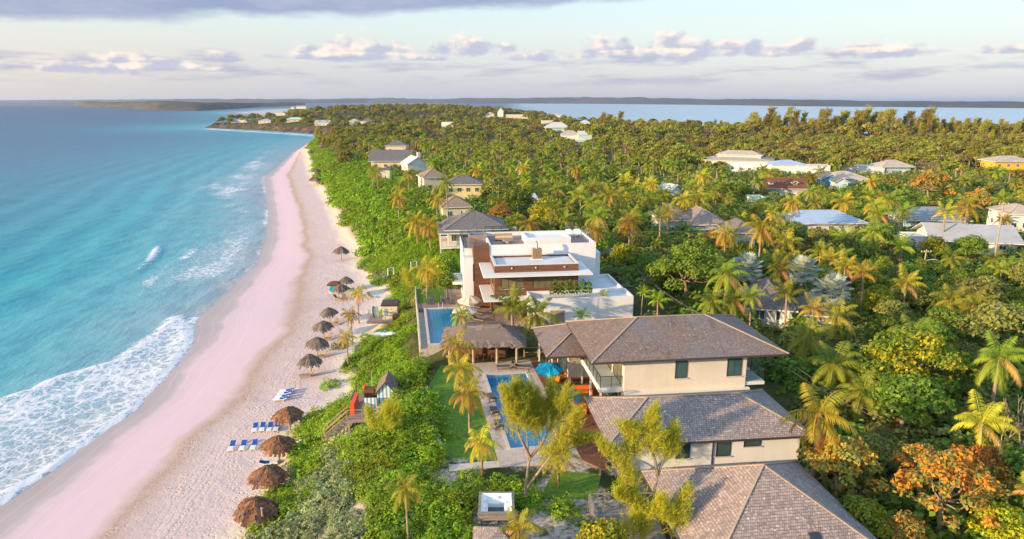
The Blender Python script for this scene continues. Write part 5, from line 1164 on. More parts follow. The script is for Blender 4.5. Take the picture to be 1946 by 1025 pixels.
def palm_crown(seed, nfr=19, L=2.6, e_hi=78, e_lo=-35, droop=1.5, wind=.25, nl=20, lw=.07, mats=None, dry=.12, leaf=.62):
    """feather fronds: each an arching rib with leaflets along both sides"""
    rs = np.random.RandomState(seed); G = Leaves(); W_ = np.array([.9, .42, 0])*wind
    for i in range(nfr):
        age = i/(nfr-1); a = i*2.39996+rs.rand()*.5; e = math.radians(e_hi+(e_lo-e_hi)*age**.8+rs.uniform(-8, 8)); Lf = L*(.78+.3*rs.rand())*(.8+.2*math.sin(age*3))
        p = np.zeros(3); d = np.array([math.cos(a)*math.cos(e), math.sin(a)*math.cos(e), math.sin(e)]); ns = 9; P = [p]; D = [d]; st = Lf/ns
        for k in range(ns):
            d = unit(d+np.array([0, 0, -droop*.16*(.35+k/ns*1.5)])*(.6+.7*age)+W_*.16*(k/ns+.2)); p = p+d*st; P.append(p); D.append(d)
        P = np.array(P); D = np.array(D); frl = .35*rs.rand(); isdry = rs.rand() < dry*(age > .55)*2.2; mi = 1 if isdry else 0
        t = np.linspace(.14, 1.0, nl); idx = t*ns; k0 = np.minimum(idx.astype(int), ns-1); fr = (idx-k0)[:, None]; Pt = P[k0]*(1-fr)+P[k0+1]*fr; Dt = unit(D[k0]*(1-fr)+D[k0+1]*fr)
        side = unit(np.cross(Dt, np.array([0, 0, 1.0]))+1e-6); up = np.cross(side, Dt)
        ll = leaf*L/2.6*(.35+.75*np.sin(np.clip(t*.92+.1, 0, 1)*math.pi)**.7)
        for sgn in (1, -1):
            dirn = unit(side*sgn*.78+Dt*.50-np.array([0, 0, 1])*(.38+.35*age+.35*rs.rand(nl)[:, None])+up*.10+W_*.5*rs.rand(nl)[:, None]); tip = Pt+dirn*(ll*(.85+.3*rs.rand(nl)))[:, None]
            tip[:, 2] -= ll*.16; w = lw*L/2.6
            mid = Pt+dirn*ll[:, None]*.5
            V = np.stack([Pt-Dt*w*.4, mid-Dt*w*.75, tip, mid+Dt*w*.75], 1).reshape(-1, 3); G.add(V, np.arange(4*nl).reshape(nl, 4), np.clip(frl+.45*age+.35*rs.rand(nl), 0, 1), mi)
        w = .028*L/2.6*(1.4-np.linspace(0, 1, ns+1))[:, None]; sd_ = unit(np.cross(D, np.array([0, 0, 1.0]))+1e-6)
        A = P+sd_*w; B = P-sd_*w; V = np.stack([A[:-1], B[:-1], B[1:], A[1:]], 1).reshape(-1, 3); V[:, 2] += .01; G.add(V, np.arange(4*ns).reshape(ns, 4), np.full(ns, .9), mi)
    # leaf bases and nuts
    n = 14; D_ = unit(rs.normal(size=(n, 3))); V, F = leaf_quads(D_*.16+np.array([0, 0, -.12]), D_, np.full(n, .26), rs, 1); G.add(V, F, rs.rand(n)*.5+.5, 1)
    return G.mesh('crown', mats)
def palm_trunk(h, seed, r=.13, lean=.5):
    rng = random.Random(seed); a = rng.random()*6.28; pts = []; rr = []
    for k in range(9):
        t = k/8; o = lean*(t*t-t*.15)*h*.12; pts.append((math.cos(a)*(o-lean*.102*h), math.sin(a)*(o-lean*.102*h), -.8+(h+.75)*t)); rr.append(r*(1.5-.5*min(1, t*5))*(1-.25*t)*(1+.05*(k % 2)))
    return MB().tube(pts, rr, 8, cap=False).mesh('trunk', M['palebark'], True)
GP = [M['L_palm'], M['L_dry']]; GG = [M['L_palmgold'], M['L_dry']]
PALMS = {'full': [palm_crown(s, 18, 2.6, 80, -38, 1.5, .3, 32, .046, GP) for s in (1,2,3)], 'gold': [palm_crown(s, 17, 2.6, 78, -42, 1.6, .5, 32, .046, GG, .2) for s in (4,5,6)],
 'young': [palm_crown(s, 12, 2.5, 84, 8, 1.1, .25, 32, .048, GP, .05) for s in (7,8)], 'upgold': [palm_crown(s, 12, 2.6, 84, 0, 1.2, .35, 32, .048, GG, .15) for s in (9,10)],
 'dry': [palm_crown(s, 26, 2.3, 80, -80, 1.6, .2, 18, .10, GG, .9) for s in (11,)]}
FARP = [palm_crown(s, 17, 2.7, 75, -40, 1.6, .3, 11, .19, GP if s % 4 else GG, .06) for s in (21,22,23,24,25)]
TRUNK = {h: palm_trunk(h, int(h*10)) for h in (1.5,3,4.5,6,7.5,9)}
FTRUNK = MB().tube([(.3,0,-.8),(.1,0,2),(0,0,4.5)], [.2,.16,.13], 5, cap=False).mesh('trunk', M['palebark'])
TREES = {
 'green': [tree_proto('t', s, 2.6, 3.2, 13, 3600, .17, [M['L_tree']], base=1.0) for s in (31,32,33)],
 'olive': [tree_proto('t', s, 2.6, 2.8, 12, 3200, .16, [M['L_olive']], base=1.0, flat=.6) for s in (34,35)],
 'lime': [tree_proto('t', s, 2.6, 3.0, 13, 3600, .19, [M['L_tree'], M['L_gold']], base=1.0, lvk=.35) for s in (36,37)],
 'gold': [tree_proto('t', s, 2.6, 3.0, 14, 3400, .18, [M['L_gold'], M['L_tree']], base=1.0, lvk=.2) for s in (38,39)],
 'orange': [tree_proto('t', s, 2.6, 4.4, 34, 3300, .15, [M['L_orange'], M['L_olive']], base=.8, lvk=.42, fill=.8, spread=.9, bk=.55, flat=.9, bark='palebark', r=.12) for s in (40,41)],
 'rust': [tree_proto('t', s, 2.6, 3.4, 24, 3300, .16, [M['L_olive'], M['L_orange']], base=.9, lvk=.35, fill=.5, bk=.7, spread=.75, bark='palebark', r=.12) for s in (42,43)],
 'limeL': [tree_proto('t', 48, 2.6, 2.7, 30, 8000, .105, [M['L_tree'], M['L_gold']], base=.8, lvk=.5, bk=.62, spread=.8, r=.1)],
 'greenL': [tree_proto('t', s, 2.6, 3.0, 28, 8000, .105, [M['L_tree']], base=.7, bk=.62, spread=.78, r=.12) for s in (49,50)],
 'dark': [tree_proto('t', s, 2.6, 3.0, 12, 3400, .17, [M['L_bush']], base=.8) for s in (44,45,46)],
 'red': [tree_proto('t', 47, 2.0, 1.6, 9, 900, .2, [M['L_red'], M['L_tree']], base=.3, lvk=.2)]}
FART = [tree_proto('t', s, 2.6, 2.6, 9, 520, .42, [mt], base=.9, flat=.62) for s, mt in ((51,M['L_wood']),(52,M['L_wood']),(53,M['L_tree']),(54,M['L_olive']),(55,M['L_bush']))]
def pine_mesh(seed, H, R, n, ls, m, wind=.25):
    """feathery casuarina: plumes of upswept needles round a slender leader"""
    rs = np.random.RandomState(seed); G = Leaves(); npl = n//22
    for k in range(npl):
        t = .18+.82*rs.rand()**.8; a = rs.rand()*6.283; rr = R*(1.05-t)**.7*(.35+.65*rs.rand()); c = np.array([rr*math.cos(a)+wind*t*t*R*1.6, rr*math.sin(a), H*t])
        d0 = unit(np.array([math.cos(a)*.6+wind, math.sin(a)*.6, .9])); q = 22; s = rs.rand(q)[:, None]; lsz = ls*(.7+.6*rs.rand())
        C = c+d0*s*lsz*2.2+rs.normal(size=(q, 3))*lsz*.42; dr = unit(d0+rs.normal(size=(q, 3))*.45); sd_ = unit(np.cross(dr, rs.normal(size=(q, 3)))); w = lsz*.13; ln = lsz*.7
        V = np.stack([C-dr*ln, C+sd_*w, C+dr*ln, C-sd_*w], 1).reshape(-1, 3); G.add(V, np.arange(4*q).reshape(q, 4), np.clip(.3*t+.7*rs.rand(q), 0, 1))
    return G.mesh('crown', [m])
EDGET = [tree_proto('t', s, 3.0, 2.6, 9, 800, .36, [mt, M['L_orange']], base=4.2, flat=.5, lvk=.10, bark='palebark', r=.16) for s, mt in ((56,M['L_wood']),(57,M['L_olive']))]
FPINE = [(pine_mesh(s, 13, 2.4, 1500, .8, M['L_pinefar'], .35), MB().tube([(0,0,-1),(.2,0,6),(.9,0,12)], [.3,.2,.06], 5, cap=False).mesh('trunk', M['bark'])) for s in (61,62,63)]
def hummock(seed, R, H, n, ls, mats, lvk=None):
    rs = np.random.RandomState(seed); G = Leaves(); D = unit(rs.normal(size=(n, 3))); D[:, 2] = np.abs(D[:, 2])
    lump = 1+.22*np.sin(D[:, 0]*6+seed)+.20*np.sin(D[:, 1]*7+seed*2)+.12*np.sin(D[:, 2]*9); rad = lump*(1-.22*rs.rand(n)); C = D*rad[:, None]*np.array([R, R, H]); N = unit(D*np.array([.7,.7,1])+rs.normal(size=(n, 3))*.5+np.array([0,0,.35]))
    V, F = leaf_quads(C, N, ls*(.65+.7*rs.rand(n)), rs, 1.35); lv = np.clip(rs.rand(n)*.75+.25*rs.rand(), 0, 1)
    if lvk:
        m2 = rs.rand(n) < lvk; G.add(V[np.repeat(~m2, 4)], np.arange((~m2).sum()*4).reshape(-1, 4), lv[~m2], 0); G.add(V[np.repeat(m2, 4)], np.arange(m2.sum()*4).reshape(-1, 4), lv[m2], 1)
    else: G.add(V, F, lv)
    return G.mesh('leaves', mats)
HUM = [hummock(s, 1.25, .85, 760, .125, [M['L_dune']]) for s in (71,72,73)]+[hummock(74, 1.2, .8, 760, .125, [M['L_dune'], M['L_gold']], .12)]
HUMG = [hummock(s, 1.05, .75, 640, .125, [M['L_grey']]) for s in (75,76)]
HUMF = [hummock(s, 2.3, 1.3, 330, .34, [M['L_dune']]) for s in (77,78)]
UND = [hummock(s, 1.9, 1.6, 420, .28, [mt]) for s, mt in ((81,M['L_bush']),(82,M['L_bush']),(83,M['L_tree']),(84,M['L_olive']))]

# ---- scattering: a "stuff" object is one mesh of points whose copies geometry nodes grow in place
def scatter(name, label, cat, sources, pts, rot, scl, idx):
    """sources: list of lists of objects (joined per kind); one object in the scene"""
    me = bpy.data.meshes.new(name); me.vertices.add(len(pts)); me.vertices.foreach_set('co', np.asarray(pts, np.float32).ravel())
    for a, val, ty in (('rot', rot, 'FLOAT'), ('scl', scl, 'FLOAT'), ('idx', idx, 'INT')):
        x = me.attributes.new(a, ty, 'POINT'); x.data.foreach_set('value', np.asarray(val, np.float32 if ty == 'FLOAT' else np.int32))
    o = bpy.data.objects.new(name, me); COL.objects.link(o); tag(o, label, cat, None, 'stuff')
    ng = bpy.data.node_groups.new(name+'_growth', 'GeometryNodeTree'); ng.interface.new_socket('Geometry', in_out='INPUT', socket_type='NodeSocketGeometry'); ng.interface.new_socket('Geometry', in_out='OUTPUT', socket_type='NodeSocketGeometry')
    N = ng.nodes; Lk = ng.links; gi = N.new('NodeGroupInput'); go = N.new('NodeGroupOutput'); inst = N.new('GeometryNodeInstanceOnPoints'); jn = N.new('GeometryNodeJoinGeometry')
    for src in reversed(sources):
        g2 = N.new('GeometryNodeGeometryToInstance')
        for ob in src:
            oi = N.new('GeometryNodeObjectInfo'); oi.inputs['Object'].default_value = ob; oi.transform_space = 'ORIGINAL'; oi.inputs['As Instance'].default_value = False; Lk.new(oi.outputs['Geometry'], g2.inputs[0])
        Lk.new(g2.outputs[0], jn.inputs[0])
    def na(nm, ty):
        n = N.new('GeometryNodeInputNamedAttribute'); n.data_type = ty; n.inputs[0].default_value = nm; return n.outputs[0]
    cx = N.new('ShaderNodeCombineXYZ'); Lk.new(na('rot', 'FLOAT'), cx.inputs[2])
    Lk.new(gi.outputs[0], inst.inputs['Points']); Lk.new(jn.outputs[0], inst.inputs['Instance']); inst.inputs['Pick Instance'].default_value = True
    Lk.new(na('idx', 'INT'), inst.inputs['Instance Index']); Lk.new(cx.outputs[0], inst.inputs['Rotation']); Lk.new(na('scl', 'FLOAT'), inst.inputs['Scale'])
    Lk.new(inst.outputs[0], go.inputs[0]); md = o.modifiers.new('growth', 'NODES'); md.node_group = ng; return o
PLACED = []
def plant(name, label, cat, x, y, zz, crown, trunk, s=1.0, rz=0.0, group=None, h=None, tname='trunk', cname='crown', sxy=None):
    t = thing(name, label, cat, (x, y, zz), rz, group, (s, s, s) if sxy is None else (sxy, sxy, s))
    c = link(cname, crown, t, (0, 0, h) if h else None)
    if trunk is not None: link(tname, trunk, t)
    return t
def palm(u, v, h, span, kind, label, k=0, group=None, tz=None, zbase=None):
    """a coconut palm whose crown the photograph shows at (u, v), h metres above its foot, span px across"""
    x, y, zz = gp(u, v, h); dep = y*math.cos(PITCH)-(zz+h-CAMZ)*math.sin(PITCH); s = max(.45, span*dep/PX/5.3)
    hh = min(TRUNK, key=lambda q: abs(q-h/s)); kk = h/s/hh
    ms = PALMS[kind]; t = thing('coconut_palm', label, 'palm tree', (x, y, zz), (k*1.13) % 1.2-.6, group, (s, s, s))
    link('crown', ms[k % len(ms)], t, (0, 0, h/s)); tr = link('trunk', TRUNK[hh], t); tr.scale = (1, 1, kk); PLACED.append((x, y, 1.6)); return t
PL = [(680,556,4.7,56,'gold','beach palm nearest the surf hut, tallest of the three on the sand'),(665,597,4.2,52,'gold','beach palm in the middle of the three on the sand'),(657,640,4.2,58,'gold','beach palm lowest of the three on the sand, beside a round shrub'),
 (868,655,4.2,96,'gold','golden palm at the left corner of the thatched bar, highest of the lawn row'),(877,699,3.8,98,'gold','golden palm second from the bar in the lawn row'),(890,746,3.6,112,'gold','golden palm third in the lawn row beside the lap pool'),(913,838,2.7,104,'gold','golden palm at the front end of the villa lawn'),
 (770,928,3.6,100,'full','palm with a bent pale trunk in the foreground scrub'),(985,1006,2.6,130,'upgold','palm fronds rising at the bottom edge beside the garden shed'),
 (972,585,4.0,125,'young','upright green palm in front of the modern villa entrance, left of two'),(1018,598,3.8,125,'full','green palm in front of the modern villa annex, right of two'),(875,600,3.2,68,'full','small palm rising over the thatched bar ridge'),(1147,560,3.6,30,'gold','thin young palm against the white annex wall'),(1104,600,3.0,50,'young','short palm peeping over the shingled ridge'),
 (1556,788,5.5,185,'gold','large golden palm drooping over the grey shingled wing'),(1866,806,5.5,150,'upgold','upright yellow palm among the orange trees at right'),(1960,935,4.0,110,'upgold','palm fronds entering from the right edge below the upright yellow palm'),
 (812,510,5.0,84,'gold','tall golden palm at the corner of the sea lawn'),(1082,758,2.8,90,'full','dark small palm between the near parasol and the grey roof'),(1060,868,2.4,110,'gold','low golden palm behind the feathery foreground tree'),
 (1532,640,3.6,120,'full','dark green palm just right of the cream villa roof'),(1590,600,4,110,'full','green palm beyond the villa roof corner'),(1585,690,3.2,150,'full','broad dark palm below the others right of the villa'),(1640,745,2.6,130,'full','low dark palm above the orange trees'),(1495,560,4.5,90,'young','palm in front of the grey shingled pavilion'),(1545,588,4.5,80,'upgold','golden upright palm behind the grey pavilions'),
 (1427,562,4.5,76,'full','palm with arched fronds below the first silver palm'),(1380,520,6,110,'full','large dull green palm left of the silver palm'),(1352,572,4,90,'full','dark palm below the large dull green one'),(1395,570,4,90,'full','dark palm left of the arched palm'),(1250,572,4,64,'young','bright green palm beside the sandy drive'),(1222,556,4.5,44,'young','slim green palm left of the drive'),(1482,510,6,90,'full','tall green palm between the silver palms'),
 (1506,384,8,66,'gold','tall palm with an orange trunk right of the dormer house'),(1448,432,7.5,96,'gold','biggest golden palm of the middle right'),(1378,442,6,76,'gold','golden palm left of the biggest one'),(1328,374,7.5,62,'gold','taller of twin palms below the warehouse'),(1300,378,7,60,'gold','lower of twin palms below the warehouse'),(1196,420,7,84,'gold','golden palm above the utility pole behind the modern villa'),(1130,436,6.5,70,'gold','golden palm right of the rooftop stair box'),(1006,424,6.5,70,'gold','golden palm behind the roof terrace bush'),(1096,322,7,44,'dry','palm with a heavy skirt of dry orange fronds in the grove'),(1334,334,7.5,50,'gold','golden palm below the left end of the warehouse'),
 (1604,384,7,76,'gold','golden palm above the sky-blue roof'),(1662,392,7,70,'gold','palm above the right end of the sky-blue roof'),(1692,380,7,70,'full','palm left of the grey-blue shingled house'),(1796,404,7.5,70,'upgold','yellow palm in front of the grey-blue shingled house'),(1838,390,7,80,'gold','golden palm right of the grey-blue shingled house'),(1906,418,5,50,'upgold','small yellow palm by the right edge poles'),(1722,540,5,90,'upgold','yellow arching palm in the right middle'),(1900,680,6,150,'full','big dark palm at the right edge below the bushes'),(1606,508,6,80,'upgold','golden upright palm right of the silver palms'),(1640,520,6,80,'upgold','second golden upright palm right of the silver palms'),(1575,492,6,70,'upgold','golden upright palm behind the right silver palm'),
 (716,328,6,40,'full','left of two palms before the arched pavilion'),(706,322,6,38,'full','palm at the left end of the long gabled house'),(760,352,6,56,'full','palm between the arched pavilion and the gabled house'),(776,330,6,44,'full','palm beside the white chimney'),(846,345,9,56,'full','tall slim palm rising by the yellow cottage'),(830,378,6,56,'gold','golden palm before the yellow house'),(757,375,5.5,58,'gold','palm with a hanging skirt on the upper dune'),(790,420,5,76,'gold','golden palm by the dune boardwalk, left'),(815,428,5,76,'gold','golden palm by the dune boardwalk, right'),(1462,330,6,44,'full','palm in front of the white warehouse wall'),(1560,326,6,40,'full','palm beside the white workshop'),(1668,408,6,80,'full','palm in the row above the low green tree'),(1270,398,6,60,'gold','golden palm left of the tiny white gable'),(1240,352,6.5,50,'gold','golden palm in the upper right of the grove'),(1160,372,6.5,56,'full','green palm in the middle of the grove'),(1060,360,6.5,54,'full','green palm below the one with dry fronds'),(960,345,6.5,50,'full','green palm right of the yellow house')]
for k, p_ in enumerate(PL): palm(*p_[:5], p_[5], k)
def tree(u, v, hpx_top, wpx, kind, label, k=0, name='broadleaf_tree', cat='tree', zadd=0):
    """a tree whose crown centre is at (u, v), wpx wide; hpx_top px from crown centre to its top"""
    zz = 7.0
    for _ in range(5): x, y = at(u, v, zz+3.2); zz = gz(x, y)
    dep = y*math.cos(PITCH)-(zz+3-CAMZ)*math.sin(PITCH); s = wpx*dep/PX/5.6; x, y, zz = gp(u, v, 2.6*s)
    pr = TREES[kind]; c, t_ = pr[k % len(pr)]; plant(name, label, cat, x, y, zz+zadd, c, t_, s, k*1.7); PLACED.append((x, y, 2.2*s)); return x, y
TL = [(1312,500,40,165,'greenL','broad round green tree behind the sandy drive, largest of its neighbours'),(1268,520,30,90,'lime','yellow-green part of the canopy left of the round green tree'),(1676,452,36,84,'green','dense dark green tree with a layered top beside the white shed'),(1604,470,30,84,'dark','low dark green bushy tree below the sky-blue roof'),(1668,572,30,90,'gold','mustard yellow bush right of the near silver palm'),(1742,668,60,215,'limeL','big yellow-green sea grape tree at right'),(1830,700,40,140,'greenL','green flank of the sea grape tree beside it'),(1655,705,30,120,'greenL','bright green bush left of the sea grape tree'),
 (1800,940,80,200,'orange','large orange-leaved tree at the lower right'),(1745,888,40,120,'orange','orange-leaved tree just left of the large one'),(1868,905,50,150,'orange','orange-leaved tree right behind the large one'),(1600,880,50,170,'rust','rusty olive tree at the corner of the pyramid roof'),(1660,850,40,120,'olive','olive green tree between the rusty one and the orange ones'),(1640,985,50,130,'lime','green and yellow young tree below the rusty one'),(1905,1000,50,140,'gold','yellow tree at the bottom right corner'),(1720,1010,50,120,'rust','rusty bush along the bottom edge right of the roof'),
 (1802,545,40,70,'lime','bright lime conical tree in the right middle'),(1188,482,24,66,'gold','yellow-green tree beside the utility pole'),(962,446,22,60,'gold','yellow-leaved bush tree at the roof terrace edge'),(842,505,30,80,'lime','yellow-green thicket left of the modern villa'),(850,540,30,70,'green','green thicket under the modern villa balcony'),(1866,438,16,50,'red','red blossoming shrub left of the house on posts'),(1148,1034,30,150,'gold','yellow-flecked round bush at the bottom edge by the crossed rail'),(1240,500,30,80,'dark','dark tree above the drive'),(1160,520,20,50,'olive','olive tree behind the villa side wall'),
 (1770,470,20,60,'rust','yellow-brown tree in front of the very wide pale gable'),(1858,560,40,120,'olive','grey-olive bush in the right thicket'),(1900,610,50,150,'olive','wide olive bush at the right edge'),(1800,610,40,110,'dark','dark hollow bush above the sea grape tree'),(1700,590,30,90,'olive','olive bush right of the mustard bush'),(1405,360,30,50,'dark','dark round tree below the warehouse'),(1535,345,16,36,'lime','small round tree in front of the white workshop'),(1860,380,20,70,'rust','pinkish scrub mound below the ochre house'),(1770,350,16,80,'rust','pink-brown scrub by the sandy road'),(948,355,24,80,'olive','spreading olive tree right of the yellow house'),(985,380,30,80,'green','dense green tree below the spreading olive tree'),(1040,400,30,80,'gold','yellowish bush tree behind the low white annex')]
for k, p_ in enumerate(TL): tree(*p_[:5], p_[5], k)
# silver fan palms
def fan_crown(seed):
    rs = np.random.RandomState(seed); G = Leaves()
    for i in range(46):
        a = i*2.39996; e = math.radians(85-125*(i/45)**.8); d = np.array([math.cos(a)*math.cos(e), math.sin(a)*math.cos(e), math.sin(e)]); st = d*(.85+.5*rs.rand()); sd_ = unit(np.cross(d, [0,0,1.0])); up = np.cross(sd_, d); n = 15
        th = np.linspace(-1.9, 1.9, n)+rs.rand(n)*.1; R_ = .82*(.85+.3*rs.rand()); dr = np.cos(th)[:, None]*d+np.sin(th)[:, None]*sd_; tip = st+dr*R_+up*(-.15*np.cos(th*2))[:, None]; w = .06; sdd = unit(np.cross(dr, up))
        mid = st+dr*R_*.62; V = np.stack([np.repeat(st[None], n, 0), mid-sdd*w, tip, mid+sdd*w], 1).reshape(-1, 3); G.add(V, np.arange(4*n).reshape(n, 4), np.clip(rs.rand(n)*.6+.4*rs.rand(), 0, 1))
        V = np.array([sd_*.03, -sd_*.03, st-sd_*.03, st+sd_*.03]); G.add(V, np.arange(4).reshape(1, 4), np.array([.5]))
    return G.mesh('crown', [M['L_silver']])
for k, (u, v, h, span, lab) in enumerate([(1420,514,4.6,84,'blue-grey silver fan palm, left of the three'),(1526,516,4.6,86,'silver fan palm in the middle of the three, lit pale gold'),(1580,556,4.2,96,'silver fan palm nearest of the three, lit pale gold')]):
    x, y, zz = gp(u, v, h); dep = y*math.cos(PITCH)-(zz+h-CAMZ)*math.sin(PITCH); s = span*dep/PX/4.7
    t = thing('silver_fan_palm', lab, 'palm tree', (x,y,zz), k, None, (s,s,s)); link('crown', fan_crown(90+k), t, (0,0,h/s)); link('trunk', MB().tube([(0,0,-1),(0,0,h/s)], [.2,.15], 8, cap=False).mesh('trunk', M['palebark'], True), t); PLACED.append((x,y,1.5))
# the feathery trees of the foreground
def feather_tree(name, lab, base, limbs, r, dens, seed, ls=.30, plume=1.25):
    """limbs: lists of points (metres from the foot); needles in plumes round the outer half of each"""
    t = thing(name, lab, 'tree', base); mb = MB(); rs = np.random.RandomState(seed); G = Leaves()
    for pts, r0, leafy in limbs:
        n = len(pts); mb.tube(pts, [r0*.8*(1-.75*k/(n-1)) for k in range(n)], 7, cap=False)
        if not leafy: continue
        P = np.array(pts, float); seg = np.linalg.norm(np.diff(P, axis=0), axis=1); tot = seg.sum(); cs = np.concatenate([[0], np.cumsum(seg)])/tot
        for _ in range(int(dens*leafy*1.55)):
            f = .42+.62*rs.rand()**.8; q = np.array([np.interp(min(f, 1), cs, P[:, j]) for j in range(3)]); d = unit(P[-1]-P[-2])
            tp_ = max(.12, 1.25-f); c = q+rs.normal(size=3)*np.array([plume, plume, plume*.7])*.62*tp_*min(1, leafy)+np.array([.12, .05, .25])*plume; c = c+d*max(0, f-.85)*plume*5*rs.rand(); d0 = unit(d*.5+np.array([.30, .12, .8])+unit(c-q)*.55+rs.normal(size=3)*.3); m_ = 20
            C = c+d0*rs.rand(m_)[:, None]*ls*2.6+rs.normal(size=(m_, 3))*ls*.30; dr = unit(d0+rs.normal(size=(m_, 3))*.55); sd_ = unit(np.cross(dr, rs.normal(size=(m_, 3)))); w = ls*.045; ln = ls*(.45+.45*rs.rand(m_))[:, None]
            V = np.stack([C-dr*ln, C+sd_*w, C+dr*ln, C-sd_*w], 1).reshape(-1, 3); G.add(V, np.arange(4*m_).reshape(m_, 4), np.clip(.25+.75*rs.rand(m_), 0, 1))
    mb.build('trunk', M['palebark'], t, smooth=True); link('crown', G.mesh('crown', [M['L_pine']]), t); return t
def rel(base, u, v, y): 
    """the point at pixel (u, v), y metres beyond the foot, relative to the foot"""
    yy = base[1]+y; a, b = (u-CXP)/PX, (v-CYP)/PX; k = yy/(math.cos(PITCH)-b*math.sin(PITCH)); return (a*k-base[0], y, CAMZ+(-math.sin(PITCH)-b*math.cos(PITCH))*k-base[2])
def limbs_of(base, spec): return [([rel(base, *p) for p in pts], r, lf) for pts, r, lf in spec]
B1 = gp(996, 958)
feather_tree('casuarina_tree', 'tall feathery yellow-green tree with a pale forked trunk in front of the lap pool', B1, [([(0,0,-.8)]+limbs_of(B1,[([(1000,925,0),(1004,885,0),(1008,868,.1)],.2,0)])[0][0],.21,0)]+limbs_of(B1, [
 ([(1008,870,.1),(1028,845,.3),(1046,812,.6),(1050,790,.9),(1046,765,1.2)],.13,1.0),([(1008,870,.1),(992,838,-.2),(978,800,-.4),(966,785,-.5),(960,770,-.5)],.13,.9),([(1004,880,.1),(1002,830,.3),(1000,795,.5),(998,765,.6)],.10,1.1),
 ([(1000,930,0),(1022,900,-.4),(1050,862,-.6),(1074,835,-.6),(1084,815,-.5)],.13,.9),([(1030,845,.3),(1018,810,.6),(1016,778,.8)],.07,.8),([(1050,862,-.6),(1085,852,-.4),(1110,845,-.2)],.07,.35),([(1046,800,.6),(1062,785,.5),(1066,770,.5)],.05,.4),([(978,800,-.4),(985,780,.0),(980,760,.2)],.06,.8)]), .2, 210, 3, ls=.27, plume=.95)
B2 = gp(1212, 1040)
feather_tree('casuarina_tree', 'feathery golden tree with a crooked pale trunk in front of the pyramid roof', B2, limbs_of(B2, [
 ([(1212,1060,0),(1225,1000,0),(1240,950,0),(1250,905,.1)],.23,0),([(1250,905,.1),(1244,870,.2),(1228,835,.3),(1226,825,.4),(1230,812,.5)],.13,1.1),([(1250,905,.1),(1262,870,.4),(1270,858,.5),(1272,842,.6)],.10,.8),
 ([(1220,1010,0),(1205,950,-.3),(1185,905,-.3),(1165,880,-.4),(1152,870,-.4)],.14,.7),([(1185,905,-.3),(1190,880,0),(1196,862,.2),(1192,848,.3)],.07,.6),([(1228,845,.3),(1208,835,.3),(1186,828,.2)],.06,.35),([(1212,980,0),(1195,960,-.5),(1180,955,-.8)],.07,.5),([(1240,950,0),(1280,905,.1),(1300,898,.2)],.05,.0)]), .2, 170, 4, ls=.27, plume=.85)
B3 = gp(1278, 1060)
feather_tree('casuarina_tree', 'small feathery golden tree at the bottom edge against the pyramid roof', B3, limbs_of(B3, [([(1275,1060,0),(1276,1020,0),(1284,985,.1),(1296,955,.2)],.08,1.0),([(1276,1020,0),(1262,990,-.2),(1255,970,-.2)],.05,.7)]), .2, 110, 5, ls=.25, plume=.7)
B4 = gp(1175, 1050)
feather_tree('casuarina_tree', 'low feathery thicket left of the crooked golden tree at the bottom edge', B4, limbs_of(B4, [([(1195,1060,0),(1204,1020,0),(1205,985,0)],.08,1.2),([(1204,1020,0),(1225,995,-.2),(1240,975,-.2)],.05,.9)]), .2, 110, 6, ls=.25, plume=.9)
B5 = gp(722, 842)
feather_tree('casuarina_sapling', 'golden feathery sapling in front of the striped hut', B5, limbs_of(B5, [([(722,842,0),(726,815,0),(733,785,.2)],.07,1.0),([(722,835,0),(704,815,0),(698,795,.2)],.05,.6),([(722,835,0),(742,812,0),(748,790,.1)],.05,.7)]), .2, 120, 7, ls=.25, plume=.7)
B6 = gp(800, 552)
feather_tree('casuarina_sapling', 'brown-gold feathery thicket at the top of the dune stair', B6, limbs_of(B6, [([(800,552,0),(805,535,0),(812,515,.2)],.08,1.2),([(790,556,0),(778,545,0),(770,530,.2)],.05,.9),([(800,550,0),(826,535,0),(838,520,.1)],.05,.9)]), .2, 90, 8, ls=.35, plume=1.1)
# bare pale trees at the right edge
def bare_tree(lab, u, v, H, seed):
    x, y, zz = gp(u, v); rng = random.Random(seed); mb = MB()
    def grow(p, d, l, r, n):
        q = p+d*l; m_ = p.lerp(q, .5)+Vector((rng.uniform(-.1,.1),rng.uniform(-.1,.1),0))*l; mb.tube([p,m_,q], [r,r*.8,r*.6], 5, cap=False)
        if n: 
            for _ in range(2+(rng.random() < .5)): grow(q, (d+Vector((rng.uniform(-.8,.8),rng.uniform(-.6,.6),rng.uniform(-.1,.5)))).normalized(), l*.72, r*.6, n-1)
    grow(Vector((0,0,-.3)), Vector((.1,0,1)).normalized(), H*.34, .12, 4); t = thing('bare_tree', lab, 'tree', (x,y,zz)); mb.build('branches', M['palebark'], t, smooth=True); PLACED.append((x,y,1.5))
bare_tree('leafless pale branching tree at the right edge beside the upright yellow palm', 1925, 900, 6.5, 1); bare_tree('leafless grey shrub between the orange trees and the right edge', 1896, 880, 4, 5); bare_tree('pale leafless tree at the wood edge by the sandy road', 1812, 330, 9, 3)
# shrubs on the sand
SH = [(776-130,660,'L',1.15,'g','round grey-green shrub on the sand behind the lowest beach palm'),(629,733,'d',1.0,'d','low shrub tongue at the dune foot above the upper loungers'),(690,450,'d',1.0,'g','grey shrub at the dune foot below the far boardwalk')]
for k, (u, v, _, s, kind, lab) in enumerate(SH):
    x, y, zz = gp(u, v); t = thing('beach_shrub', lab, 'shrub', (x,y,zz-.1), k, None, (s,s,s)); link('leaves', HUMG[k % 2] if kind == 'g' else HUM[0], t)
    mb = MB(); [mb.tube([(0,0,-.2),(math.cos(q)*.5,math.sin(q)*.5,.4)], [.04,.02], 4, cap=False) for q in range(5)]; mb.build('stems', M['bark'], t)
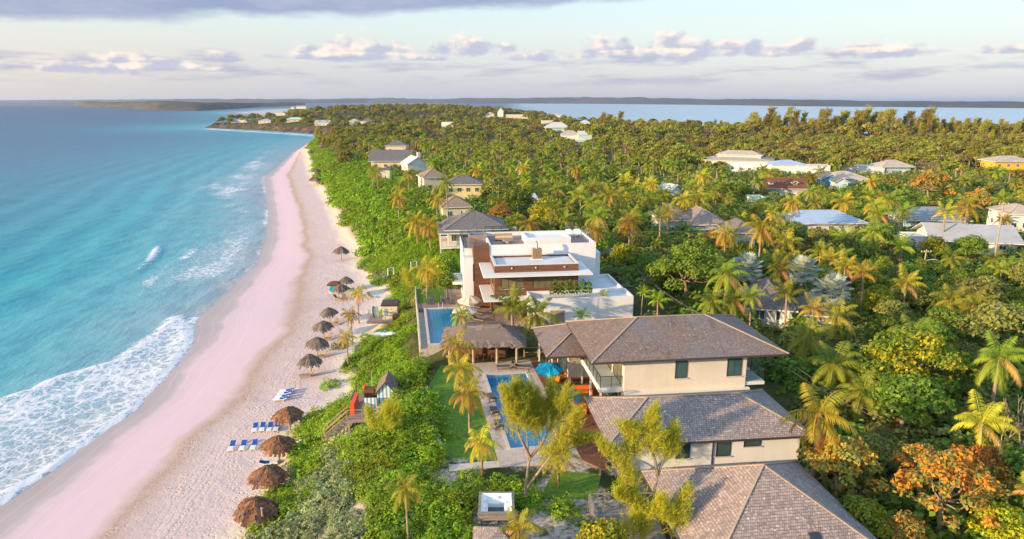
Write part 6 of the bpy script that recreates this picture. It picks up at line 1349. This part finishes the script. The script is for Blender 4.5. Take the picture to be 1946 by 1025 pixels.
# roof terrace plants of the modern villa
PLT = crown_mesh(99, .28, 1.5, 9, 170, .16, [M['L_bush']], flat=1.1, spread=.5, base=.0)[0]; STEM = MB().tube([(0,0,-.2),(0,0,1.0)], [.03,.02], 5).mesh('stem', M['bark'])
for k in range(16):
    x, y, zz = mop(7.7+k*.32, -1.4+.05*math.sin(k*4), 3.5); s = 1.25+.4*((k*7) % 5)/5
    plant('potted_shrub', 'slim dark green shrub in the long planter on the white annex roof', 'plant', x, y, zz, PLT, STEM, s, k, 'shrubs in the annex roof planter', tname='stem', cname='foliage', sxy=.85)

# ---- the mass of plants: jittered points on the land, nearest as trees of their own, the rest as one object per kind
RS = np.random.RandomState(12)
def jitter(x0, x1, y0, y1, s):
    gx_, gy_ = np.meshgrid(np.arange(x0, x1, s), np.arange(y0, y1, s)); p = np.stack([gx_.ravel(), gy_.ravel()], 1); return p+RS.uniform(-.48, .48, p.shape)*s
FA = np.array(FOOTS+PLACED)
def free(p, pad=0.0, F_=None, k=1.0):
    F_ = FA if F_ is None else F_; ok = np.ones(len(p), bool)
    for x, y, r in F_: ok &= (p[:, 0]-x)**2+(p[:, 1]-y)**2 > (r*k+pad)**2
    return ok
def inview(p, z_, m=60):
    d = p[:, 1]*math.cos(PITCH)-(z_-CAMZ)*math.sin(PITCH); h = p[:, 1]*math.sin(PITCH)+(z_-CAMZ)*math.cos(PITCH); u = CXP+PX*p[:, 0]/np.maximum(d, .1); v = CYP-PX*h/np.maximum(d, .1)
    return (d > 3) & (u > -m) & (u < 1946+m) & (v < 1025+m*2.2)
BLD = np.array(FOOTS)
KPOLY = [(-8.3,59.4),(-7.5,55),(-6.6,51),(-5.8,47.8),(-5.4,43.4),(.5,43.0),(7,43.6),(22.3,45),(22.3,66),(9,71),(9,75),(17,77),(16.5,93),(8,96),(-1,97),(-12.9,95),(-12.4,84),(-10.4,70.5)]
def outside(p): return poly_sd(p[:, 0], p[:, 1], KPOLY) < .25
def sight(p, z_, h):
    ok = np.ones(len(p), bool); d = p[:, 1]*math.cos(PITCH)-(z_-CAMZ)*math.sin(PITCH)
    for x, y, hw, zt, dh in SIGHT:
        t = d/dh; ok &= ~((t < 1) & (t > .3) & (np.abs(p[:, 0]/d-x/dh)*d < hw*t*.92+h*.12) & (z_+h > CAMZ+(zt-CAMZ)*t))
    return ok
def cover_pts(y0, y1, x0, x1, s): 
    p = jitter(x0, x1, y0, y1, s); z_, dw_, dv_ = ground(p[:, 0], p[:, 1]); k = inview(p, z_); return p[k], z_[k], dv_[k]
NEARB = BLD[-29:]
SOLID = np.array([(4,58,8.5),(8,57,8),(16,57,8.5),(14,48,7.5),(19,48,2.4),(9,48,4),(-1,60,4.6),(-.3,55,4.6),(.3,50,4.6),(-4.5,57,2.4),(-3.4,50,2.2),(-5.5,61,2.2),(0,63,4),(-5,68,5),(-1,68,4),(-9.5,77,3.8),(-10.5,83,3.2),(-9.2,72,2.6),(-10.5,90,3.6),(-4,80,6),(0,82,7),(7,82,8.5),(12,82,8),(3,92,7),(10,90,7),(14.7,36,6.5),(7,37,3.4),(-1,38.6,1.9),(-.7,34,1.9),(-13.0,58.0,3.1),(-12.6,55.0,2.6),(-16.2,55.8,2.0),(-17.5,91.6,3.4),(4,43,2.8),(17,80,3)])
FARB = BLD[:-29]
# dune scrub
p, z_, dv_ = cover_pts(22, 135, -40, 12, 1.12)
edge_n = fbm(p[:, 0], p[:, 1], 6, 31, 3)
lim = np.where(p[:, 1] < 46, 40, np.where(p[:, 1] < 100, 14.5, 30))
k = (dv_ > .2+3.0*(edge_n-.35)) & (dv_ < lim) & free(p, 0, SOLID) & outside(p) & (p[:, 0] < np.where(p[:, 1] < 46, 9.3, 6)); k &= ~((p[:, 1] < 44) & (p[:, 0] > 1.0) & (fbm(p[:, 0], p[:, 1], 2.6, 8, 3) < .50)); k &= free(p, 0, np.array([(1.8,38.5,1.4),(3.0,36.5,1.8),(.8,36.3,.9)]))
p, z_, dv_ = p[k], z_[k], dv_[k]; grey = (dv_ < 9.5-.25*(p[:, 1]-40)) & (p[:, 1] < 62) & (fbm(p[:, 0], p[:, 1], 3.2, 4, 2) > .36) | (dv_ < 2.6) & (fbm(p[:, 0], p[:, 1], 5, 6, 2) > .5)
n = len(p); idx = np.where(grey, 4+RS.randint(0, 2, n), RS.randint(0, 4, n)); big = .62+.75*fbm(p[:, 0], p[:, 1], 5, 41, 3)
proto = [link('leaves', m_) for m_ in HUM+HUMG+HUMF+UND]
for o in proto: o.hide_render = True; o.location = (0, -400, -50)
near_pts = np.stack([p[:, 0], p[:, 1], z_-.25+RS.rand(n)*.25], 1); print('dune', n)
scatter('dune_scrub', 'bright green sea grape scrub covering the dune', 'scrub', [[o] for o in proto[:6]], near_pts, RS.rand(n)*6.28, big*(.75+.5*RS.rand(n)), idx)
p, z_, dv_ = cover_pts(135, 620, -190, 20, 2.3); nn_ = fbm(p[:, 0], p[:, 1], 14, 32, 3); k = (dv_ > 2.2+9*(nn_-.4)) & (dv_ < 30+14*(nn_-.5)) & free(p, 0, FARB, .8); p, z_ = p[k], z_[k]; n = len(p); print('dune far', n)
scatter('far_dune_scrub', 'green scrub on the dune farther along the beach', 'scrub', [[o] for o in proto[6:8]], np.stack([p[:, 0], p[:, 1], z_-.4], 1), RS.rand(n)*6.28, .6+.75*RS.rand(n), RS.randint(0, 2, n))
# undergrowth
p, z_, dv_ = cover_pts(24, 330, -60, 260, 2.5); k = (dv_ > np.where(p[:, 1] < 46, 27, np.where(p[:, 1] < 100, 15, 24))) & free(p, 1.0, SOLID) & free(p, -1, FARB) & outside(p) & sight(p, z_, 2.0); k &= ~((p[:, 1] < 46) & (p[:, 0] < 10)); p, z_ = p[k], z_[k]; n = len(p); print('under', n)
scatter('undergrowth', 'dense mixed bushes filling the ground between the trees', 'undergrowth', [[o] for o in proto[8:12]], np.stack([p[:, 0], p[:, 1], z_-.4], 1), RS.rand(n)*6.28, (.65+.8*RS.rand(n))*np.where(p[:, 1] > 130, 1.35, 1), RS.randint(0, 4, n))
# trees
ZONES = [(lambda x, y: (x > 8) & (y < 52), 'in the thicket right of the pyramid roof'), (lambda x, y: (x > 14) & (y < 85), 'in the dark thicket right of the cream villa'), (lambda x, y: (x > 14) & (y < 130), 'between the cream villa and the gardens with pale roofs'), (lambda x, y: (x < -15) & (y < 330), 'around the beach houses above the dune'), (lambda x, y: (x < 22) & (y < 190), 'behind the raised cream house'), (lambda x, y: (x < 60) & (y < 290), 'in the middle of the palm grove'), (lambda x, y: (x >= 22) & (y < 190), 'around the gardens of the right-hand houses'), (lambda x, y: (x >= 60) & (y < 330), 'near the warehouse and the dormer house'), (lambda x, y: x < 0, 'in the far part of the grove towards the headland'), (lambda x, y: x > -1e9, 'in the far grove towards the bay')]
def zone(x, y):
    for f, s in ZONES:
        if f(x, y): return s
def order(p, z_): return np.argsort(p[:, 1]*math.cos(PITCH)-(z_-CAMZ)*math.sin(PITCH))
# coconut palms
p, z_, dv_ = cover_pts(60, 460, -120, 330, 5.6); f_ = fbm(p[:, 0], p[:, 1], 55, 14, 3)
dens_ = np.where((p[:, 0] < 75) & (p[:, 1] > 115), .85, np.where(p[:, 1] < 115, .28, .42))*np.where(p[:, 1] > 330, .5, 1)*np.where((p[:, 0] > 60+.0*p[:, 1]) & (p[:, 1] > 300), .0, 1)
k = (RS.rand(len(p)) < dens_*(.55+.9*f_)) & (dv_ > 24) & free(p, 1.5, SOLID) & free(p, .5, FARB) & free(p, 1.2, np.array(PLACED)) & outside(p) & sight(p, z_, 5.6) & ~((p[:, 0] < 14) & (p[:, 1] < 100)); p, z_ = p[k], z_[k]; o_ = order(p, z_); p, z_ = p[o_], z_[o_]
NI = 225; print('palms', len(p)); gl = fbm(p[:, 0], p[:, 1], 30, 77, 2)
KD = [('full','green coconut palm with spreading fronds'),('gold','golden windblown coconut palm'),('young','upright young coconut palm'),('upgold','upright yellow-green coconut palm'),('dry','coconut palm with dry orange skirt')]
for i in range(min(NI, len(p))):
    x, y = p[i]; r_ = RS.rand(); q = (1 if gl[i] > .52 else 0) if r_ < .72 else (3 if gl[i] > .52 else 2); q = 4 if RS.rand() < .07 else q; kind, lb = KD[q]; s = RS.uniform(.65, 1.4); h = (3 if y < 120 else 4.5)*RS.uniform(.75, 1.15) if y < 115 else RS.choice([3.0,4.5,4.5])
    ms = PALMS[kind]; m_ = ms[RS.randint(len(ms))] if y < 190 else FARP[RS.randint(5)]; hh = min(TRUNK, key=lambda a: abs(a-h))
    t = thing('coconut_palm', lb+' '+zone(x, y), 'palm tree', (x, y, z_[i]), RS.uniform(-.6, .6), 'coconut palms '+zone(x, y), (s, s, s)); link('crown', m_, t, (0, 0, hh)); link('trunk', TRUNK[hh], t)
p2_, z2_ = p[NI:], z_[NI:]; n = len(p2_)
fp = [link('palm', m_) for m_ in FARP]; ft = link('palm', FTRUNK)
for m_, o in zip(FARP, fp): o.hide_render = True
ft.hide_render = True
fcr = []
for m_ in FARP:                                                       # crown raised onto its trunk
    m2 = m_.copy(); co = np.empty(len(m2.vertices)*3, np.float32); m2.vertices.foreach_get('co', co); co[2::3] += 4.4; m2.vertices.foreach_set('co', co); o = link('palm', m2); o.hide_render = True; fcr.append(o)
for o in fp: bpy.data.objects.remove(o)
scatter('palm_grove', 'far coconut palms massed in the grove beyond the individual ones', 'palm grove', [[o, ft] for o in fcr], np.stack([p2_[:, 0], p2_[:, 1], z2_-.3], 1), RS.uniform(-.6, .6, n), RS.uniform(.75, 1.4, n), RS.randint(0, 5, n))
# broadleaf trees
p, z_, dv_ = cover_pts(36, 300, -110, 280, 5.2); f_ = fbm(p[:, 0], p[:, 1], 22, 15, 3); pal_d = np.where((p[:, 0] < 75) & (p[:, 1] > 115), .35, .8)
k = (RS.rand(len(p)) < pal_d*(.5+.8*f_)) & (dv_ > np.where(p[:, 1] < 46, 31, 26)) & free(p, 2.6, SOLID) & free(p, 1.8, FARB) & free(p, 1.5, np.array(PLACED)) & outside(p) & sight(p, z_, 3.2) & ~((p[:, 0] < 20) & (p[:, 1] < 100) & (p[:, 0] < 21.5)); p, z_ = p[k], z_[k]; o_ = order(p, z_); p, z_ = p[o_], z_[o_]; print('trees', len(p))
KT = [('green','round green broadleaf tree'),('dark','dark green bushy tree'),('olive','olive green spreading tree'),('lime','yellow-green tree with large leaves'),('rust','rust-tinged tree')]
NT = 230
for i in range(min(NT, len(p))):
    x, y = p[i]; q = RS.choice(5, p=[.32,.34,.2,.10,.04]); kind, lb = KT[q]; s = RS.uniform(.5, 1.3); pr = TREES[kind]; c, t_ = pr[RS.randint(len(pr))]
    if y > 170: c, t_ = FART[(2, 4, 3, 2, 0)[q]]
    plant('broadleaf_tree', lb+' '+zone(x, y), 'tree', x, y, z_[i]-.2, c, t_, s, RS.rand()*6.28, 'broadleaf trees '+zone(x, y), sxy=s*RS.uniform(.9, 1.3))
rest = [(p[NT:], z_[NT:])]
# far woodland
fto = [(link('tree', c), link('tree', t_)) for c, t_ in FART]; fpi = [(link('pine', c), link('pine', t_)) for c, t_ in FPINE]
for a in fto+fpi:
    for o in a: o.hide_render = True
for (y0, y1, s) in ((290, 520, 5.5), (520, 900, 8.5), (900, 2100, 13)):
    q, zq, dq = cover_pts(y0, y1, -420, 900, s); k = (dq > 10) & free(q, 0, FARB, .85) & sight(q, zq, 3.6+.004*(q[:, 1]-290)); q, zq = q[k], zq[k]; rest.append((q, zq))
q = np.concatenate([r[0] for r in rest]); zq = np.concatenate([r[1] for r in rest]); n = len(q); wood = (q[:, 0] > 60) & (q[:, 1] > 270) & (q[:, 1] < 650); scl = (.55+1.0*RS.rand(n)**1.3)*np.where(wood, 1.5, 1)*np.where(q[:, 1] > 900, np.where(q[:, 0] > 60, 1.3, 1.9), np.where(q[:, 1] > 520, 1.5, 1)); print('woodland', n)
idx = np.where(wood | (q[:, 1] > 420), RS.choice(5, n, p=[.45,.3,.05,.15,.05]), RS.choice(5, n, p=[.1,.1,.3,.25,.25]))
scatter('woodland', 'low mixed woodland stretching away to the bay and the headland', 'woodland', [list(a) for a in fto], np.stack([q[:, 0], q[:, 1], zq-.5], 1), RS.rand(n)*6.28, scl, idx)
# the wood edge: tall-stemmed trees with bare trunks facing the houses
for i in range(64):
    u = 1300+620*(i+RS.rand())/64; v = 306+22*(u-1300)/600+RS.uniform(-6, 4); x, y, zz = gp(u, v); c, t_ = EDGET[i % 2]
    if free(np.array([[x, y]]), 0, FARB, .8)[0]: plant('broadleaf_tree', 'tall-stemmed brown-green tree along the wood edge behind the warehouse and pavilions', 'tree', x, y, zz-.2, c, t_, RS.uniform(.8, 1.15), RS.rand()*6.28, 'trees along the wood edge')
# casuarinas on the skyline by the bay
k_ = 0
for (u0, u1, v0, v1, n, hpx) in ((1290,1430,262,250,14,28),(1420,1760,262,254,44,44),(1740,1960,268,260,30,36),(1130,1180,262,252,7,36),(1440,1960,285,276,30,28),(1200,1290,262,258,9,26),(600,650,296,270,14,26)):
    for i in range(n):
        u = u0+(u1-u0)*(i+RS.uniform(.1,.9))/n; v = v0+(v1-v0)*RS.rand(); x, y, zz = gp(u, v); dep = y*math.cos(PITCH)-(zz-CAMZ)*math.sin(PITCH); s = hpx*dep/PX/13.5*RS.uniform(.6,1.15); c, t_ = FPINE[k_ % 3]; k_ += 1
        zn = 'the skyline row before the bay' if u0 > 1280 else ('the clump right of the mint-walled house' if u0 > 1000 else 'the dune where the beach ends')
        plant('casuarina_tree', 'tall feathery brown-green casuarina in '+zn, 'tree', x, y, zz, c, t_, s, RS.uniform(-.5,.5), 'casuarinas in '+zn, sxy=s*RS.uniform(.8,1.3))
# ------------------------------------------------------------------ the air
hm, ht_, ho_ = mat('sea_air'); pv = ht_.nodes.new('ShaderNodeVolumePrincipled'); pv.inputs['Color'].default_value = (.66,.76,.96,1); pv.inputs['Density'].default_value = .000045; pv.inputs['Anisotropy'].default_value = .25
ht_.links.new(pv.outputs[0], ho_.inputs['Volume'])
tag(MB().box(-75000,-75000,-12,75000,75000,95).build('haze', hm), 'thin blue sea air over the far shores', 'haze', None, 'stuff')
